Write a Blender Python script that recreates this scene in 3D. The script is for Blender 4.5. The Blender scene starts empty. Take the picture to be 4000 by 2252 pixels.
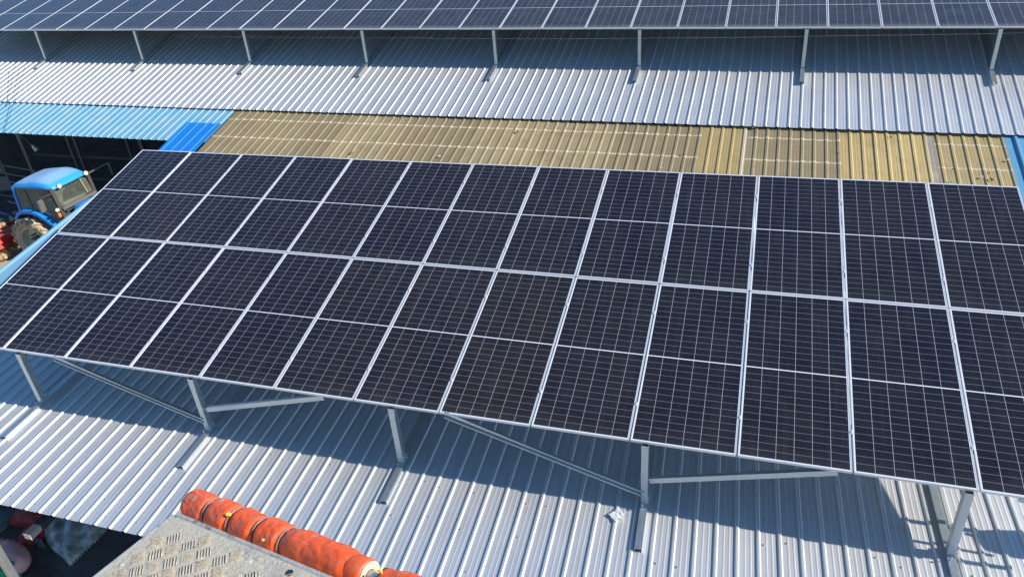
import bpy, bmesh, math, random
from mathutils import Vector, Matrix
from mathutils import noise as mnoise

random.seed(7)
S = bpy.context.scene
COL = S.collection
V = Vector

# ------------------------------------------------------------------ camera
cam_d = bpy.data.cameras.new("camera")
cam = bpy.data.objects.new("camera", cam_d)
COL.objects.link(cam)
RX = V((0.9561448, 0.2849429, -0.0677834))
DN = V((0.0837168, -0.4876433, -0.8690198))
FW = V((-0.2806752, 0.8252342, -0.4901122))
M = Matrix(((RX.x, -DN.x, -FW.x), (RX.y, -DN.y, -FW.y), (RX.z, -DN.z, -FW.z)))
CAMP = V((11.430568, -6.248578, 5.649952))
cam.matrix_world = Matrix.Translation(CAMP) @ M.to_4x4()
cam_d.sensor_width = 36.0
cam_d.lens = 36.0 * 2880.96 / 4000.0
cam_d.shift_x = -0.012676
cam_d.shift_y = -0.007419
cam_d.clip_start = 0.05
cam_d.clip_end = 3000.0
S.camera = cam

# ------------------------------------------------------------------ light
SUN_TO = V((1.56, 0.08, 1.0)).normalized()
EL = math.asin(SUN_TO.z)
AZ = math.atan2(SUN_TO.x, SUN_TO.y)
w = bpy.data.worlds.new("World")
S.world = w
w.use_nodes = True
nt = w.node_tree
nt.nodes.clear()
sky = nt.nodes.new("ShaderNodeTexSky")
sky.sky_type = 'NISHITA'
sky.sun_disc = False
sky.sun_elevation = EL
sky.sun_rotation = AZ
sky.altitude = 200.0
sky.air_density = 1.0
sky.dust_density = 0.2
sky.ozone_density = 4.0
bg = nt.nodes.new("ShaderNodeBackground")
bg.inputs[1].default_value = 0.145
out = nt.nodes.new("ShaderNodeOutputWorld")
hs = nt.nodes.new("ShaderNodeHueSaturation")      # deep clear-day blue
hs.inputs["Saturation"].default_value = 1.2
nt.links.new(sky.outputs[0], hs.inputs["Color"])
nt.links.new(hs.outputs[0], bg.inputs[0])
nt.links.new(bg.outputs[0], out.inputs[0])
sl = bpy.data.lights.new("sun", 'SUN')
sl.energy = 5.0
sl.angle = math.radians(0.55)
sl.color = (1.0, 0.955, 0.88)
sun = bpy.data.objects.new("sun", sl)
COL.objects.link(sun)
sun.rotation_euler = SUN_TO.to_track_quat('Z', 'Y').to_euler()
sun.location = (20, 0, 20)
S.view_settings.view_transform = 'Standard'
S.view_settings.look = 'None'
S.view_settings.exposure = 0.5
S.view_settings.gamma = 1.0

# ------------------------------------------------------------------ materials
class N:
    """small helper round a material node tree"""
    def __init__(self, name):
        self.m = bpy.data.materials.new(name)
        self.m.use_nodes = True
        self.t = self.m.node_tree
        self.t.nodes.clear()
        self.o = self.new("ShaderNodeOutputMaterial")
        self.b = self.new("ShaderNodeBsdfPrincipled")
        self.link(self.b.outputs[0], self.o.inputs[0])
    def new(self, k, **kw):
        n = self.t.nodes.new(k)
        for a, v in kw.items():
            setattr(n, a, v)
        return n
    def link(self, a, b):
        self.t.links.new(a, b)
    def put(self, sock, v):
        if hasattr(v, "is_output"):
            self.link(v, sock)
        else:
            sock.default_value = v
    def math(self, op, a, b=0.0, c=None):
        n = self.new("ShaderNodeMath", operation=op)
        self.put(n.inputs[0], a); self.put(n.inputs[1], b)
        if c is not None: self.put(n.inputs[2], c)
        return n.outputs[0]
    def mix(self, f, a, b, mode='MIX'):
        n = self.new("ShaderNodeMix", data_type='RGBA', blend_type=mode)
        self.put(n.inputs[0], f); self.put(n.inputs[6], a); self.put(n.inputs[7], b)
        return n.outputs[2]
    def ramp(self, f, p0, p1, c0=(0, 0, 0, 1), c1=(1, 1, 1, 1)):
        n = self.new("ShaderNodeValToRGB")
        n.color_ramp.elements[0].position = p0; n.color_ramp.elements[0].color = c0
        n.color_ramp.elements[1].position = p1; n.color_ramp.elements[1].color = c1
        self.link(f, n.inputs[0])
        return n.outputs[0]
    def coord(self, kind="Object"):
        return self.new("ShaderNodeTexCoord").outputs[kind]
    def scale(self, v, s):
        n = self.new("ShaderNodeVectorMath", operation='MULTIPLY')
        self.link(v, n.inputs[0]); n.inputs[1].default_value = s
        return n.outputs[0]
    def noise(self, v, sc, det=4.0, rough=0.6):
        n = self.new("ShaderNodeTexNoise")
        self.link(v, n.inputs["Vector"])
        n.inputs["Scale"].default_value = sc; n.inputs["Detail"].default_value = det
        n.inputs["Roughness"].default_value = rough
        return n.outputs[0]
    def set(self, **kw):
        for k, v in kw.items():
            self.put(self.b.inputs[k.replace("_", " ")], v)
    def bump(self, h, st=0.3, d=0.01):
        n = self.new("ShaderNodeBump")
        n.inputs["Strength"].default_value = st; n.inputs["Distance"].default_value = d
        self.link(h, n.inputs["Height"]); self.link(n.outputs[0], self.b.inputs["Normal"])

def c4(r, g, b): return (r, g, b, 1.0)

def simple(name, col, rough=0.6, metal=0.0, var=0.12, sc=6.0, bump=0.0, spec=0.5, dirt=None, dsc=2.0, dlo=0.5, dhi=0.75):
    k = N(name)
    o = k.coord()
    n = k.noise(o, sc, 5.0)
    a = [max(0, x * (1 - var)) for x in col]; b = [min(1, x * (1 + var)) for x in col]
    c = k.mix(n, c4(*a), c4(*b))
    if dirt:
        d = k.ramp(k.noise(o, dsc, 6.0, 0.7), dlo, dhi)
        c = k.mix(d, c, c4(*dirt))
    k.set(Base_Color=c, Roughness=rough, Metallic=metal)
    k.b.inputs["Specular IOR Level"].default_value = spec
    if bump: k.bump(k.noise(o, sc * 4, 4.0), bump)
    return k.m

def roof_metal(name):
    k = N(name)
    uv = k.coord("UV")           # metres: across the ribs, down the slope
    st = k.noise(k.scale(uv, (9.0, 0.55, 1.0)), 1.0, 5.0, 0.6)
    cl = k.noise(k.scale(uv, (0.9, 0.9, 1.0)), 1.0, 3.0, 0.55)
    sp = k.ramp(k.noise(k.scale(uv, (1.0, 0.7, 1.0)), 22.0, 3.0, 0.6), 0.70, 0.78)
    base = k.mix(st, c4(0.575, 0.57, 0.555), c4(0.71, 0.70, 0.68))
    sm = k.ramp(k.noise(k.scale(uv, (1.0, 0.6, 1.0)), 2.3, 6.0, 0.7), 0.50, 0.70)
    base = k.mix(k.math('MULTIPLY', sm, 0.16), base, c4(0.38, 0.36, 0.33))
    base = k.mix(k.math('MULTIPLY', sp, 0.22), base, c4(0.42, 0.38, 0.32))
    rg = k.math('ADD', k.math('MULTIPLY', cl, 0.14), k.math('MULTIPLY_ADD', st, 0.10, 0.42))
    k.set(Base_Color=base, Metallic=0.66, Roughness=rg)
    k.bump(k.noise(k.scale(uv, (3.0, 1.2, 1.0)), 1.0, 2.0), 0.12, 0.02)
    return k.m

def galv(name, lo=(0.46, 0.50, 0.51), hi=(0.62, 0.66, 0.66), metal=0.85, rough=0.40):
    k = N(name)
    o = k.coord()
    n = k.noise(o, 14.0, 5.0, 0.65)
    k.set(Base_Color=k.mix(n, c4(*lo), c4(*hi)), Metallic=metal,
          Roughness=k.math('MULTIPLY_ADD', n, 0.2, rough - 0.1))
    return k.m

def painted_roof(name, col, faded, rust=(0.16, 0.09, 0.05), rough=0.45):
    k = N(name)
    uv = k.coord("UV")
    st = k.noise(k.scale(uv, (7.0, 0.5, 1.0)), 1.0, 5.0, 0.65)
    pt = k.ramp(k.noise(k.scale(uv, (1.0, 1.0, 1.0)), 1.6, 5.0, 0.65), 0.42, 0.68)
    c = k.mix(pt, c4(*col), c4(*faded))
    c = k.mix(k.math('MULTIPLY', st, 0.35), c, c4(*[x * 0.75 for x in col]))
    sp = k.ramp(k.noise(k.scale(uv, (1.0, 0.8, 1.0)), 9.0, 3.0, 0.6), 0.70, 0.76)
    c = k.mix(k.math('MULTIPLY', sp, 0.5), c, c4(*rust))
    k.set(Base_Color=c, Roughness=rough)
    return k.m

def fibreglass(name, lo, hi, lines=True):
    k = N(name)
    uv = k.coord("UV")
    oi = k.new("ShaderNodeObjectInfo").outputs["Random"]
    sx = k.new("ShaderNodeSeparateXYZ"); k.link(uv, sx.inputs[0])
    vv = sx.outputs[1]; uu = sx.outputs[0]
    st = k.noise(k.scale(uv, (16.0, 0.8, 1.0)), 1.0, 6.0, 0.7)
    cl = k.noise(uv, 2.2, 5.0, 0.65)
    c = k.mix(st, c4(*lo), c4(*hi))
    tint = k.math('MULTIPLY_ADD', oi, 0.36, 0.84)
    mul = k.new("ShaderNodeVectorMath", operation='SCALE')
    k.link(c, mul.inputs[0]); k.link(tint, mul.inputs[3])
    c = mul.outputs[0]
    c = k.mix(k.math('MULTIPLY', k.ramp(cl, 0.48, 0.72), 0.4), c, c4(lo[0] * 0.62, lo[1] * 0.62, lo[2] * 0.6))
    # dark run-off streaks under the eave above
    top = k.math('SUBTRACT', 1.0, k.math('MULTIPLY', vv, 1.3))
    top = k.math('MULTIPLY', k.math('MAXIMUM', top, 0.0), k.ramp(k.noise(k.scale(uv, (11.0, 0.6, 1.0)), 1.0, 4.0), 0.52, 0.66))
    c = k.mix(k.math('MULTIPLY', top, 0.7), c, c4(0.075, 0.055, 0.035))
    if lines:
        br = k.math('GREATER_THAN', k.noise(k.scale(uv, (5.0, 3.0, 1.0)), 1.7, 3.0), 0.47)
        wob = k.math('MULTIPLY_ADD', k.noise(k.scale(uv, (8.0, 0.01, 1.0)), 1.0, 3.0), 0.02, -0.01)
        tot = None
        for y0 in (0.58, 1.40, 2.22):
            d = k.math('ABSOLUTE', k.math('SUBTRACT', k.math('ADD', vv, wob), y0))
            m = k.math('LESS_THAN', d, 0.028)
            tot = m if tot is None else k.math('MAXIMUM', tot, m)
        tot = k.math('MULTIPLY', tot, k.math('MULTIPLY_ADD', br, 0.48, 0.32))
        c = k.mix(tot, c, c4(0.58, 0.48, 0.31))
    spk = k.ramp(k.noise(uv, 19.0, 2.0, 0.5), 0.72, 0.76)
    c = k.mix(k.math('MULTIPLY', spk, 0.3), c, c4(0.12, 0.08, 0.05))
    k.set(Base_Color=c, Roughness=k.math('MULTIPLY_ADD', cl, 0.2, 0.42))
    k.bump(st, 0.25, 0.01)
    return k.m

PW, PL, FRM = 1.138, 2.469, 0.0098      # panel width, length, frame lip

def cell_material(name, dusty):
    k = N(name)
    uv = k.coord("UV")
    sx = k.new("ShaderNodeSeparateXYZ"); k.link(uv, sx.inputs[0])
    u, v = sx.outputs[0], sx.outputs[1]
    W, L = PW - 2 * FRM, PL - 2 * FRM
    mx, my, cg = 0.009, 0.011, 0.012
    pu = (W - 2 * mx) / 6.0
    half = (L - 2 * my - cg) / 2.0
    pv = half / 13.0
    a = k.math('SUBTRACT', u, mx)
    b0 = k.math('SUBTRACT', v, my)
    up = k.math('GREATER_THAN', b0, half + cg / 2)
    b = k.math('SUBTRACT', b0, k.math('MULTIPLY', up, half + cg))
    def ln(t, p, wd):
        f = k.math('FRACT', k.math('ADD', k.math('DIVIDE', t, p), 0.5))
        return k.math('LESS_THAN', k.math('ABSOLUTE', k.math('SUBTRACT', f, 0.5)), wd / 2 / p)
    lu = ln(a, pu, 0.0044)
    lv = ln(b, pv, 0.0026)
    mid = k.math('LESS_THAN', k.math('ABSOLUTE', k.math('SUBTRACT', b0, half + cg / 2)), cg / 2 + 0.001)
    edge = k.math('MAXIMUM', k.math('GREATER_THAN', k.math('ABSOLUTE', k.math('SUBTRACT', u, W / 2)), W / 2 - mx),
                  k.math('GREATER_THAN', k.math('ABSOLUTE', k.math('SUBTRACT', v, L / 2)), L / 2 - my))
    # each cell has its own slight tint, each panel too
    cv = k.new("ShaderNodeCombineXYZ")
    oi = k.new("ShaderNodeObjectInfo").outputs["Random"]
    k.link(k.math('FLOOR', k.math('DIVIDE', a, pu)), cv.inputs[0])
    k.link(k.math('FLOOR', k.math('DIVIDE', b0, pv * 13.2)), cv.inputs[1])
    k.link(k.math('MULTIPLY', oi, 91.0), cv.inputs[2])
    wn = k.new("ShaderNodeTexWhiteNoise", noise_dimensions='3D'); k.link(cv.outputs[0], wn.inputs["Vector"])
    wn2 = k.new("ShaderNodeTexWhiteNoise", noise_dimensions='1D'); k.link(oi, wn2.inputs["W"])
    t = k.math('MULTIPLY_ADD', wn.outputs["Value"], 0.40, k.math('MULTIPLY', wn2.outputs["Value"], 0.75))
    cell = k.mix(t, c4(0.0048, 0.0056, 0.0135), c4(0.0125, 0.0108, 0.0120))
    # busbars: ten fine silver wires to a cell
    bb = ln(a, pu / 10.0, 0.0006)
    cell = k.mix(k.math('MULTIPLY', bb, 0.5), cell, c4(0.22, 0.23, 0.26))
    c = k.mix(lv, cell, c4(0.27, 0.275, 0.31))
    c = k.mix(lu, c, c4(0.34, 0.35, 0.39))
    c = k.mix(k.math('MAXIMUM', mid, edge), c, c4(0.66, 0.67, 0.70))
    ob = k.coord("UV")
    cmb = k.new("ShaderNodeCombineXYZ"); k.link(k.math('MULTIPLY', oi, 53.0), cmb.inputs[2])
    va = k.new("ShaderNodeVectorMath", operation='ADD'); k.link(ob, va.inputs[0]); k.link(cmb.outputs[0], va.inputs[1])
    dn = k.noise(va.outputs[0], 3.0, 6.0, 0.65)
    low = k.math('MAXIMUM', k.math('SUBTRACT', 1.0, k.math('MULTIPLY', v, 5.0)), 0.0)
    film = k.math('MULTIPLY_ADD', k.ramp(dn, 0.35, 0.8), 0.028 if not dusty else 0.085, 0.003 if not dusty else 0.040)
    run = k.ramp(k.noise(k.scale(va.outputs[0], (9.0, 0.7, 1.0)), 1.0, 5.0, 0.7), 0.52, 0.80)
    film = k.math('ADD', film, k.math('MULTIPLY', run, 0.030 if not dusty else 0.06))
    film = k.math('ADD', film, k.math('MULTIPLY', low, 0.03 if not dusty else 0.30))
    speck = k.ramp(k.noise(va.outputs[0], 46.0, 2.0, 0.5), 0.765, 0.78)
    film = k.math('ADD', film, k.math('MULTIPLY', speck, 0.20))
    c = k.mix(film, c, c4(0.36, 0.33, 0.29))
    k.set(Base_Color=c, Roughness=k.math('MULTIPLY_ADD', dn, 0.10, 0.14 if not dusty else 0.20))
    k.b.inputs["Specular IOR Level"].default_value = 0.40 if dusty else 0.20
    return k.m

MAT = {}
MAT['roof'] = roof_metal("coated_steel_roofing")
MAT['blue_roof'] = painted_roof("faded_blue_roofing", (0.15, 0.34, 0.47), (0.25, 0.37, 0.42), rough=0.6)
MAT['blue_old'] = painted_roof("old_blue_roofing", (0.11, 0.30, 0.44), (0.22, 0.35, 0.41))
MAT['blue_new'] = painted_roof("new_blue_sheet", (0.001, 0.17, 0.52), (0.002, 0.18, 0.55), (0.001, 0.15, 0.5), 0.75)
MAT['frp'] = fibreglass("weathered_fibreglass", (0.225, 0.170, 0.083), (0.35, 0.27, 0.14))
MAT['frp_yellow'] = fibreglass("yellowed_fibreglass", (0.35, 0.245, 0.09), (0.50, 0.375, 0.16), False)
MAT['frp_mid'] = fibreglass("mottled_fibreglass", (0.32, 0.235, 0.095), (0.48, 0.36, 0.16))
MAT['frp_pale'] = simple("bleached_fibreglass", (0.42, 0.34, 0.24), 0.6, 0, 0.15, 4.0)
MAT['frp_grey'] = simple("grey_patched_fibreglass", (0.28, 0.25, 0.21), 0.6, 0, 0.2, 5.0, dirt=(0.4, 0.33, 0.2))
MAT['galv'] = galv("galvanised_steel")
MAT['alu'] = simple("anodised_aluminium", (0.64, 0.63, 0.615), 0.38, 0.30, 0.05, 9.0)
MAT['cell'] = cell_material("solar_cells_under_glass", False)
MAT['cell_dusty'] = cell_material("dusty_solar_cells_under_glass", True)
MAT['backsheet'] = simple("panel_backsheet", (0.10, 0.10, 0.105), 0.6)
MAT['dark_steel'] = simple("dark_painted_steel", (0.026, 0.031, 0.042), 0.75, 0.0, 0.25, 8.0)
MAT['dark_blue'] = simple("dark_blue_paint", (0.008, 0.03, 0.14), 0.4)
MAT['dark_wall'] = simple("shade_toned_wall", (0.022, 0.022, 0.025), 0.9, 0, 0.3, 1.5)  # indoor shade put into the colour to keep interiors dark
MAT['shed_steel'] = simple("dusty_shed_steel", (0.13, 0.125, 0.12), 0.7, 0, 0.3, 6.0)
MAT['wall'] = simple("rendered_wall", (0.28, 0.27, 0.25), 0.9, 0, 0.12, 2.0)
MAT['ground'] = simple("yard_earth", (0.42, 0.32, 0.20), 0.95, 0, 0.25, 1.2, 0.5, 0.2, (0.23, 0.17, 0.11), 0.7, 0.5, 0.7)
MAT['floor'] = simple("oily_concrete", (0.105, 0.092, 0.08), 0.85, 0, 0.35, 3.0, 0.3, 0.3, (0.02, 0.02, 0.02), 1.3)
MAT['edge'] = simple("worn_edge_steel", (0.36, 0.345, 0.315), 0.6, 0.2, 0.3, 40.0, 0.2, 0.5, (0.14, 0.13, 0.12), 30.0, 0.52, 0.66)
MAT['screw'] = simple("screw_steel", (0.33, 0.32, 0.31), 0.5, 0.5)
MAT['wire'] = simple("black_wire", (0.02, 0.02, 0.022), 0.6)
MAT['cord'] = simple("pale_cord", (0.34, 0.34, 0.34), 0.7)
MAT['paper'] = simple("white_plastic_wrap", (0.60, 0.59, 0.56), 0.45, 0, 0.05, 12.0)
MAT['leaf'] = simple("dry_leaf", (0.25, 0.14, 0.055), 0.8, 0, 0.3, 20.0)
MAT['tblue'] = simple("tractor_blue_paint", (0.012, 0.21, 0.60), 0.32, 0, 0.06, 3.0)
def cab_roof_mat():
    """blue paint with dust lying where the shell is flat"""
    k = N("dusty_blue_cab_roof")
    o = k.coord()
    g_ = k.new("ShaderNodeNewGeometry"); sz = k.new("ShaderNodeSeparateXYZ"); k.link(g_.outputs["Normal"], sz.inputs[0])
    n_ = k.noise(o, 3.0, 5.0, 0.65)
    d = k.math('MULTIPLY', k.ramp(sz.outputs[2], 0.80, 0.97), k.math('MULTIPLY_ADD', n_, 0.6, 0.35))
    k.set(Base_Color=k.mix(d, c4(0.025, 0.28, 0.62), c4(0.33, 0.42, 0.47)), Roughness=0.42)
    return k.m
MAT['troof'] = cab_roof_mat()
MAT['tdark'] = simple("dusty_black_plastic", (0.055, 0.05, 0.043), 0.7, 0, 0.35, 6.0)
MAT['tgrey'] = simple("grey_mirror_shell", (0.13, 0.115, 0.10), 0.6, 0, 0.2, 8.0)
MAT['tyre'] = simple("muddy_tyre", (0.34, 0.25, 0.15), 0.95, 0, 0.35, 7.0, 0.6, 0.2, (0.50, 0.38, 0.24), 3.0, 0.38, 0.6)
MAT['rim'] = simple("cream_rim", (0.62, 0.54, 0.35), 0.55, 0, 0.12, 5.0, 0, 0.5, (0.25, 0.19, 0.12), 3.0, 0.5, 0.72)
MAT['lamp'] = simple("lamp_glass", (0.78, 0.75, 0.66), 0.2)
MAT['seat'] = simple("greenish_upholstery", (0.24, 0.33, 0.26), 0.8, 0, 0.3, 6.0)
MAT['orange_lens'] = simple("orange_lens", (0.80, 0.22, 0.04), 0.35)
MAT['red'] = simple("red_implement_paint", (0.60, 0.030, 0.022), 0.5, 0, 0.15, 4.0, 0, 0.5, (0.40, 0.28, 0.18), 2.6, 0.50, 0.72)
MAT['clay'] = simple("dried_clay", (0.42, 0.30, 0.17), 0.95, 0, 0.35, 7.0, 0.6, 0.2)
MAT['redcloth'] = simple("dark_red_plastic", (0.30, 0.022, 0.014), 0.6, 0, 0.3, 5.0)
MAT['sack'] = simple("pink_woven_sack", (0.78, 0.40, 0.36), 0.75, 0, 0.12, 9.0, 0.25, 0.3)
MAT['net'] = simple("green_grey_netting", (0.30, 0.335, 0.295), 0.8, 0, 0.4, 16.0, 0.5, 0.3, (0.78, 0.74, 0.68), 5.0, 0.46, 0.66)
MAT['teal'] = simple("teal_tarpaulin", (0.13, 0.19, 0.18), 0.7, 0, 0.3, 5.0)
MAT['cream'] = simple("pale_cut_end", (0.62, 0.55, 0.40), 0.7)
MAT['green'] = simple("green_plastic", (0.03, 0.30, 0.17), 0.5)
MAT['orange'] = simple("orange_plastic", (0.70, 0.25, 0.06), 0.5)
MAT['tape'] = simple("grimy_tie_tape", (0.22, 0.15, 0.14), 0.6)
MAT['yellow'] = simple("yellow_foam", (0.72, 0.46, 0.06), 0.7)
MAT['foam_core'] = simple("cut_foam_core", (0.52, 0.45, 0.33), 0.9, 0, 0.15, 30.0, 0.4)
MAT['lump'] = simple("shadow_lump_grey", (0.10, 0.11, 0.14), 0.85)

def glass_mat():
    k = N("dusty_cab_glass")
    o = k.coord()
    n = k.noise(o, 2.5, 5.0, 0.6)
    k.set(Base_Color=k.mix(n, c4(0.15, 0.16, 0.11), c4(0.26, 0.26, 0.19)), Roughness=0.12,
          Alpha=k.math('MULTIPLY_ADD', n, 0.6, 0.08))
    return k.m
MAT['glass'] = glass_mat()
def wiped_mat():
    k = N("wiped_cab_glass")
    k.set(Base_Color=c4(0.05, 0.06, 0.05), Roughness=0.06, Alpha=0.22)
    return k.m
MAT['wiped'] = wiped_mat()

def foam_mat():
    k = N("orange_padding")
    o = k.coord()
    nz = k.new("ShaderNodeNewGeometry").outputs["Normal"]
    s = k.new("ShaderNodeSeparateXYZ"); k.link(nz, s.inputs[0])
    n1 = k.noise(o, 9.0, 5.0, 0.65)
    n2 = k.noise(k.scale(o, (1.0, 1.0, 1.0)), 120.0, 5.0, 0.75)
    c = k.mix(n1, c4(0.74, 0.075, 0.014), c4(0.86, 0.118, 0.020))
    # dust and scuffs that settled on top of the padding
    dust = k.math('MULTIPLY', k.ramp(k.noise(o, 26.0, 6.0, 0.75), 0.50, 0.66), k.ramp(n2, 0.42, 0.58))
    up = k.ramp(s.outputs[2], 0.35, 0.85)
    c = k.mix(k.math('MULTIPLY', k.math('MULTIPLY', dust, up), 0.75), c, c4(0.45, 0.36, 0.25))
    grime = k.math('MULTIPLY', k.ramp(k.noise(o, 13.0, 5.0, 0.7), 0.46, 0.66), up)
    c = k.mix(k.math('MULTIPLY', grime, 0.28), c, c4(0.26, 0.04, 0.022))
    k.set(Base_Color=c, Roughness=0.5)
    k.bump(k.noise(o, 60.0, 4.0, 0.7), 0.2, 0.003)
    return k.m
MAT['foam'] = foam_mat()

def plate_mat():
    """mud-caked five-bar chequer plate: the bars themselves are geometry"""
    k = N("mud_caked_chequer_plate")
    o = k.coord()
    n1 = k.noise(o, 14.0, 6.0, 0.7)
    n2 = k.noise(o, 140.0, 5.0, 0.7)
    mud = k.mix(n2, c4(0.30, 0.26, 0.19), c4(0.56, 0.51, 0.40))
    steel = k.mix(n2, c4(0.23, 0.215, 0.19), c4(0.38, 0.355, 0.31))
    c = k.mix(k.ramp(n1, 0.32, 0.50), steel, mud)
    pit = k.ramp(k.noise(o, 75.0, 3.0, 0.6), 0.66, 0.70)
    c = k.mix(k.math('MULTIPLY', pit, 0.85), c, c4(0.10, 0.095, 0.09))
    fl = k.ramp(k.noise(o, 210.0, 4.0, 0.7), 0.56, 0.64)
    c = k.mix(k.math('MULTIPLY', fl, 0.45), c, c4(0.16, 0.14, 0.11))
    wh = k.ramp(k.noise(o, 24.0, 5.0, 0.7), 0.60, 0.68)
    c = k.mix(k.math('MULTIPLY', wh, 0.6), c, c4(0.72, 0.66, 0.52))
    pk = k.ramp(k.noise(o, 31.0, 3.0, 0.6), 0.72, 0.77)
    c = k.mix(k.math('MULTIPLY', pk, 0.4), c, c4(0.5, 0.2, 0.16))
    k.set(Base_Color=c, Roughness=0.85)
    h = k.math('ADD', k.math('MULTIPLY', n2, 0.5), k.noise(o, 45.0, 5.0, 0.7))
    k.bump(h, 0.85, 0.004)
    return k.m
MAT['plate'] = plate_mat()

# ------------------------------------------------------------------ mesh helpers
class MB:
    def __init__(self):
        self.v = []; self.f = []; self.uv = {}
    def add(self, vs, fs):
        b = len(self.v)
        self.v += [V(p) for p in vs]
        self.f += [tuple(b + i for i in f) for f in fs]
        return b
    def box(self, c, s, ax=None):
        c = V(c); e = ax or (V((1, 0, 0)), V((0, 1, 0)), V((0, 0, 1)))
        vs = []
        for k in (-1, 1):
            for j in (-1, 1):
                for i in (-1, 1):
                    vs.append(c + e[0] * (i * s[0] / 2) + e[1] * (j * s[1] / 2) + e[2] * (k * s[2] / 2))
        self.add(vs, [(0, 2, 3, 1), (4, 5, 7, 6), (0, 1, 5, 4), (2, 6, 7, 3), (0, 4, 6, 2), (1, 3, 7, 5)])
        return self
    def prism(self, a, b, prof, e1):
        """extrude a closed profile (list of (p,q)) from a to b; p along e1"""
        a = V(a); b = V(b); t = (b - a).normalized(); e1 = V(e1); e1 = (e1 - t * t.dot(e1)).normalized(); e2 = t.cross(e1)
        n = len(prof)
        vs = [a + e1 * p + e2 * q for p, q in prof] + [b + e1 * p + e2 * q for p, q in prof]
        fs = [(i, (i + 1) % n, n + (i + 1) % n, n + i) for i in range(n)]
        fs += [tuple(range(n - 1, -1, -1)), tuple(range(n, 2 * n))]
        self.add(vs, fs)
        return self
    def bar(self, a, b, wd, ht, e1=(0, 0, 1)):
        return self.prism(a, b, [(-ht / 2, -wd / 2), (ht / 2, -wd / 2), (ht / 2, wd / 2), (-ht / 2, wd / 2)], e1)
    def chan(self, a, b, wd, ht, open_dir, t=0.004, lip=0.014):
        """lipped C channel; web away from open_dir. wd across, ht deep along open_dir"""
        w2, h2 = wd / 2, ht / 2
        pr = [(-h2, -w2), (h2, -w2), (h2, -w2 + lip), (h2 - t, -w2 + lip), (h2 - t, -w2 + t), (-h2 + t, -w2 + t),
              (-h2 + t, w2 - t), (h2 - t, w2 - t), (h2 - t, w2 - lip), (h2, w2 - lip), (h2, w2), (-h2, w2)]
        return self.prism(a, b, pr, open_dir)
    def tube(self, pts, r, n=8, cap=True):
        pts = [V(p) for p in pts]
        rs = r if isinstance(r, (list, tuple)) else [r] * len(pts)
        prev = None; base = len(self.v)
        for i, p in enumerate(pts):
            t = (pts[min(i + 1, len(pts) - 1)] - pts[max(i - 1, 0)]).normalized()
            if prev is None:
                prev = t.orthogonal().normalized()
            prev = (prev - t * t.dot(prev)).normalized(); q = t.cross(prev)
            for j in range(n):
                a = 2 * math.pi * j / n
                self.v.append(p + prev * (math.cos(a) * rs[i]) + q * (math.sin(a) * rs[i]))
        for i in range(len(pts) - 1):
            for j in range(n):
                k = (j + 1) % n
                self.f.append((base + i * n + j, base + i * n + k, base + (i + 1) * n + k, base + (i + 1) * n + j))
        if cap:
            self.f.append(tuple(base + j for j in range(n - 1, -1, -1)))
            self.f.append(tuple(base + (len(pts) - 1) * n + j for j in range(n)))
        return self
    def lathe(self, prof, c, axis, n=32):
        """prof: list of (radius, along axis)"""
        c = V(c); t = V(axis).normalized(); p = t.orthogonal().normalized(); q = t.cross(p); b = len(self.v)
        for r, h in prof:
            for j in range(n):
                a = 2 * math.pi * j / n
                self.v.append(c + t * h + (p * math.cos(a) + q * math.sin(a)) * r)
        for i in range(len(prof) - 1):
            for j in range(n):
                k = (j + 1) % n
                self.f.append((b + i * n + j, b + i * n + k, b + (i + 1) * n + k, b + (i + 1) * n + j))
        return self
    def blob(self, c, s, seed, n=2, amp=0.25):
        bm = bmesh.new(); bmesh.ops.create_icosphere(bm, subdivisions=n, radius=1.0)
        rnd = random.Random(seed)
        ph = [rnd.uniform(0, 6.3) for _ in range(6)]
        b = len(self.v)
        for v in bm.verts:
            d = v.co.copy()
            k = 1 + amp * (math.sin(d.x * 3.1 + ph[0]) * math.sin(d.y * 2.7 + ph[1]) + 0.6 * math.sin(d.z * 4.3 + ph[2]) * math.cos(d.x * 5.1 + ph[3]) + rnd.uniform(-.3, .3))
            self.v.append(V(c) + V((d.x * s[0], d.y * s[1], d.z * s[2])) * k)
        self.f += [tuple(b + v.index for v in f.verts) for f in bm.faces]
        bm.free()
        return self
    def mesh(self, name, mat, off=V((0, 0, 0)), smooth=False, bevel=0.0):
        me = bpy.data.meshes.new(name)
        me.from_pydata([tuple(p - off) for p in self.v], [], self.f)
        bm = bmesh.new(); bm.from_mesh(me)
        bmesh.ops.recalc_face_normals(bm, faces=bm.faces)
        bm.to_mesh(me); bm.free()
        me.materials.append(MAT[mat])
        if smooth:
            for p in me.polygons: p.use_smooth = True
        return me

def obj(name, mb, mat, parent=None, smooth=False, label=None, local=False, bevel=0.0):
    """link one mesh; vertices are in world metres unless local"""
    off = V((0, 0, 0))
    if parent is not None and not local:
        p = parent
        while p is not None:
            off = off + V(p.location); p = p.parent
    o = bpy.data.objects.new(name, mb.mesh(name, mat, off, smooth))
    COL.objects.link(o)
    if parent is not None: o.parent = parent
    if label: o["label"] = label
    if bevel:
        m = o.modifiers.new("bevel", 'BEVEL'); m.width = bevel; m.segments = 2; m.limit_method = 'ANGLE'
    return o

def thing(name, label, cat, loc=(0, 0, 0), group=None, rot=None):
    o = bpy.data.objects.new(name, None)
    o.empty_display_size = 0.2
    COL.objects.link(o)
    o.location = loc
    if rot is not None: o.rotation_euler = rot
    o["label"] = label; o["category"] = cat
    if group: o["group"] = group
    return o

def tag(o, label, cat, group=None):
    o["label"] = label; o["category"] = cat
    if group: o["group"] = group
    return o

def structure(o):
    o["kind"] = "structure"
    return o

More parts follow.
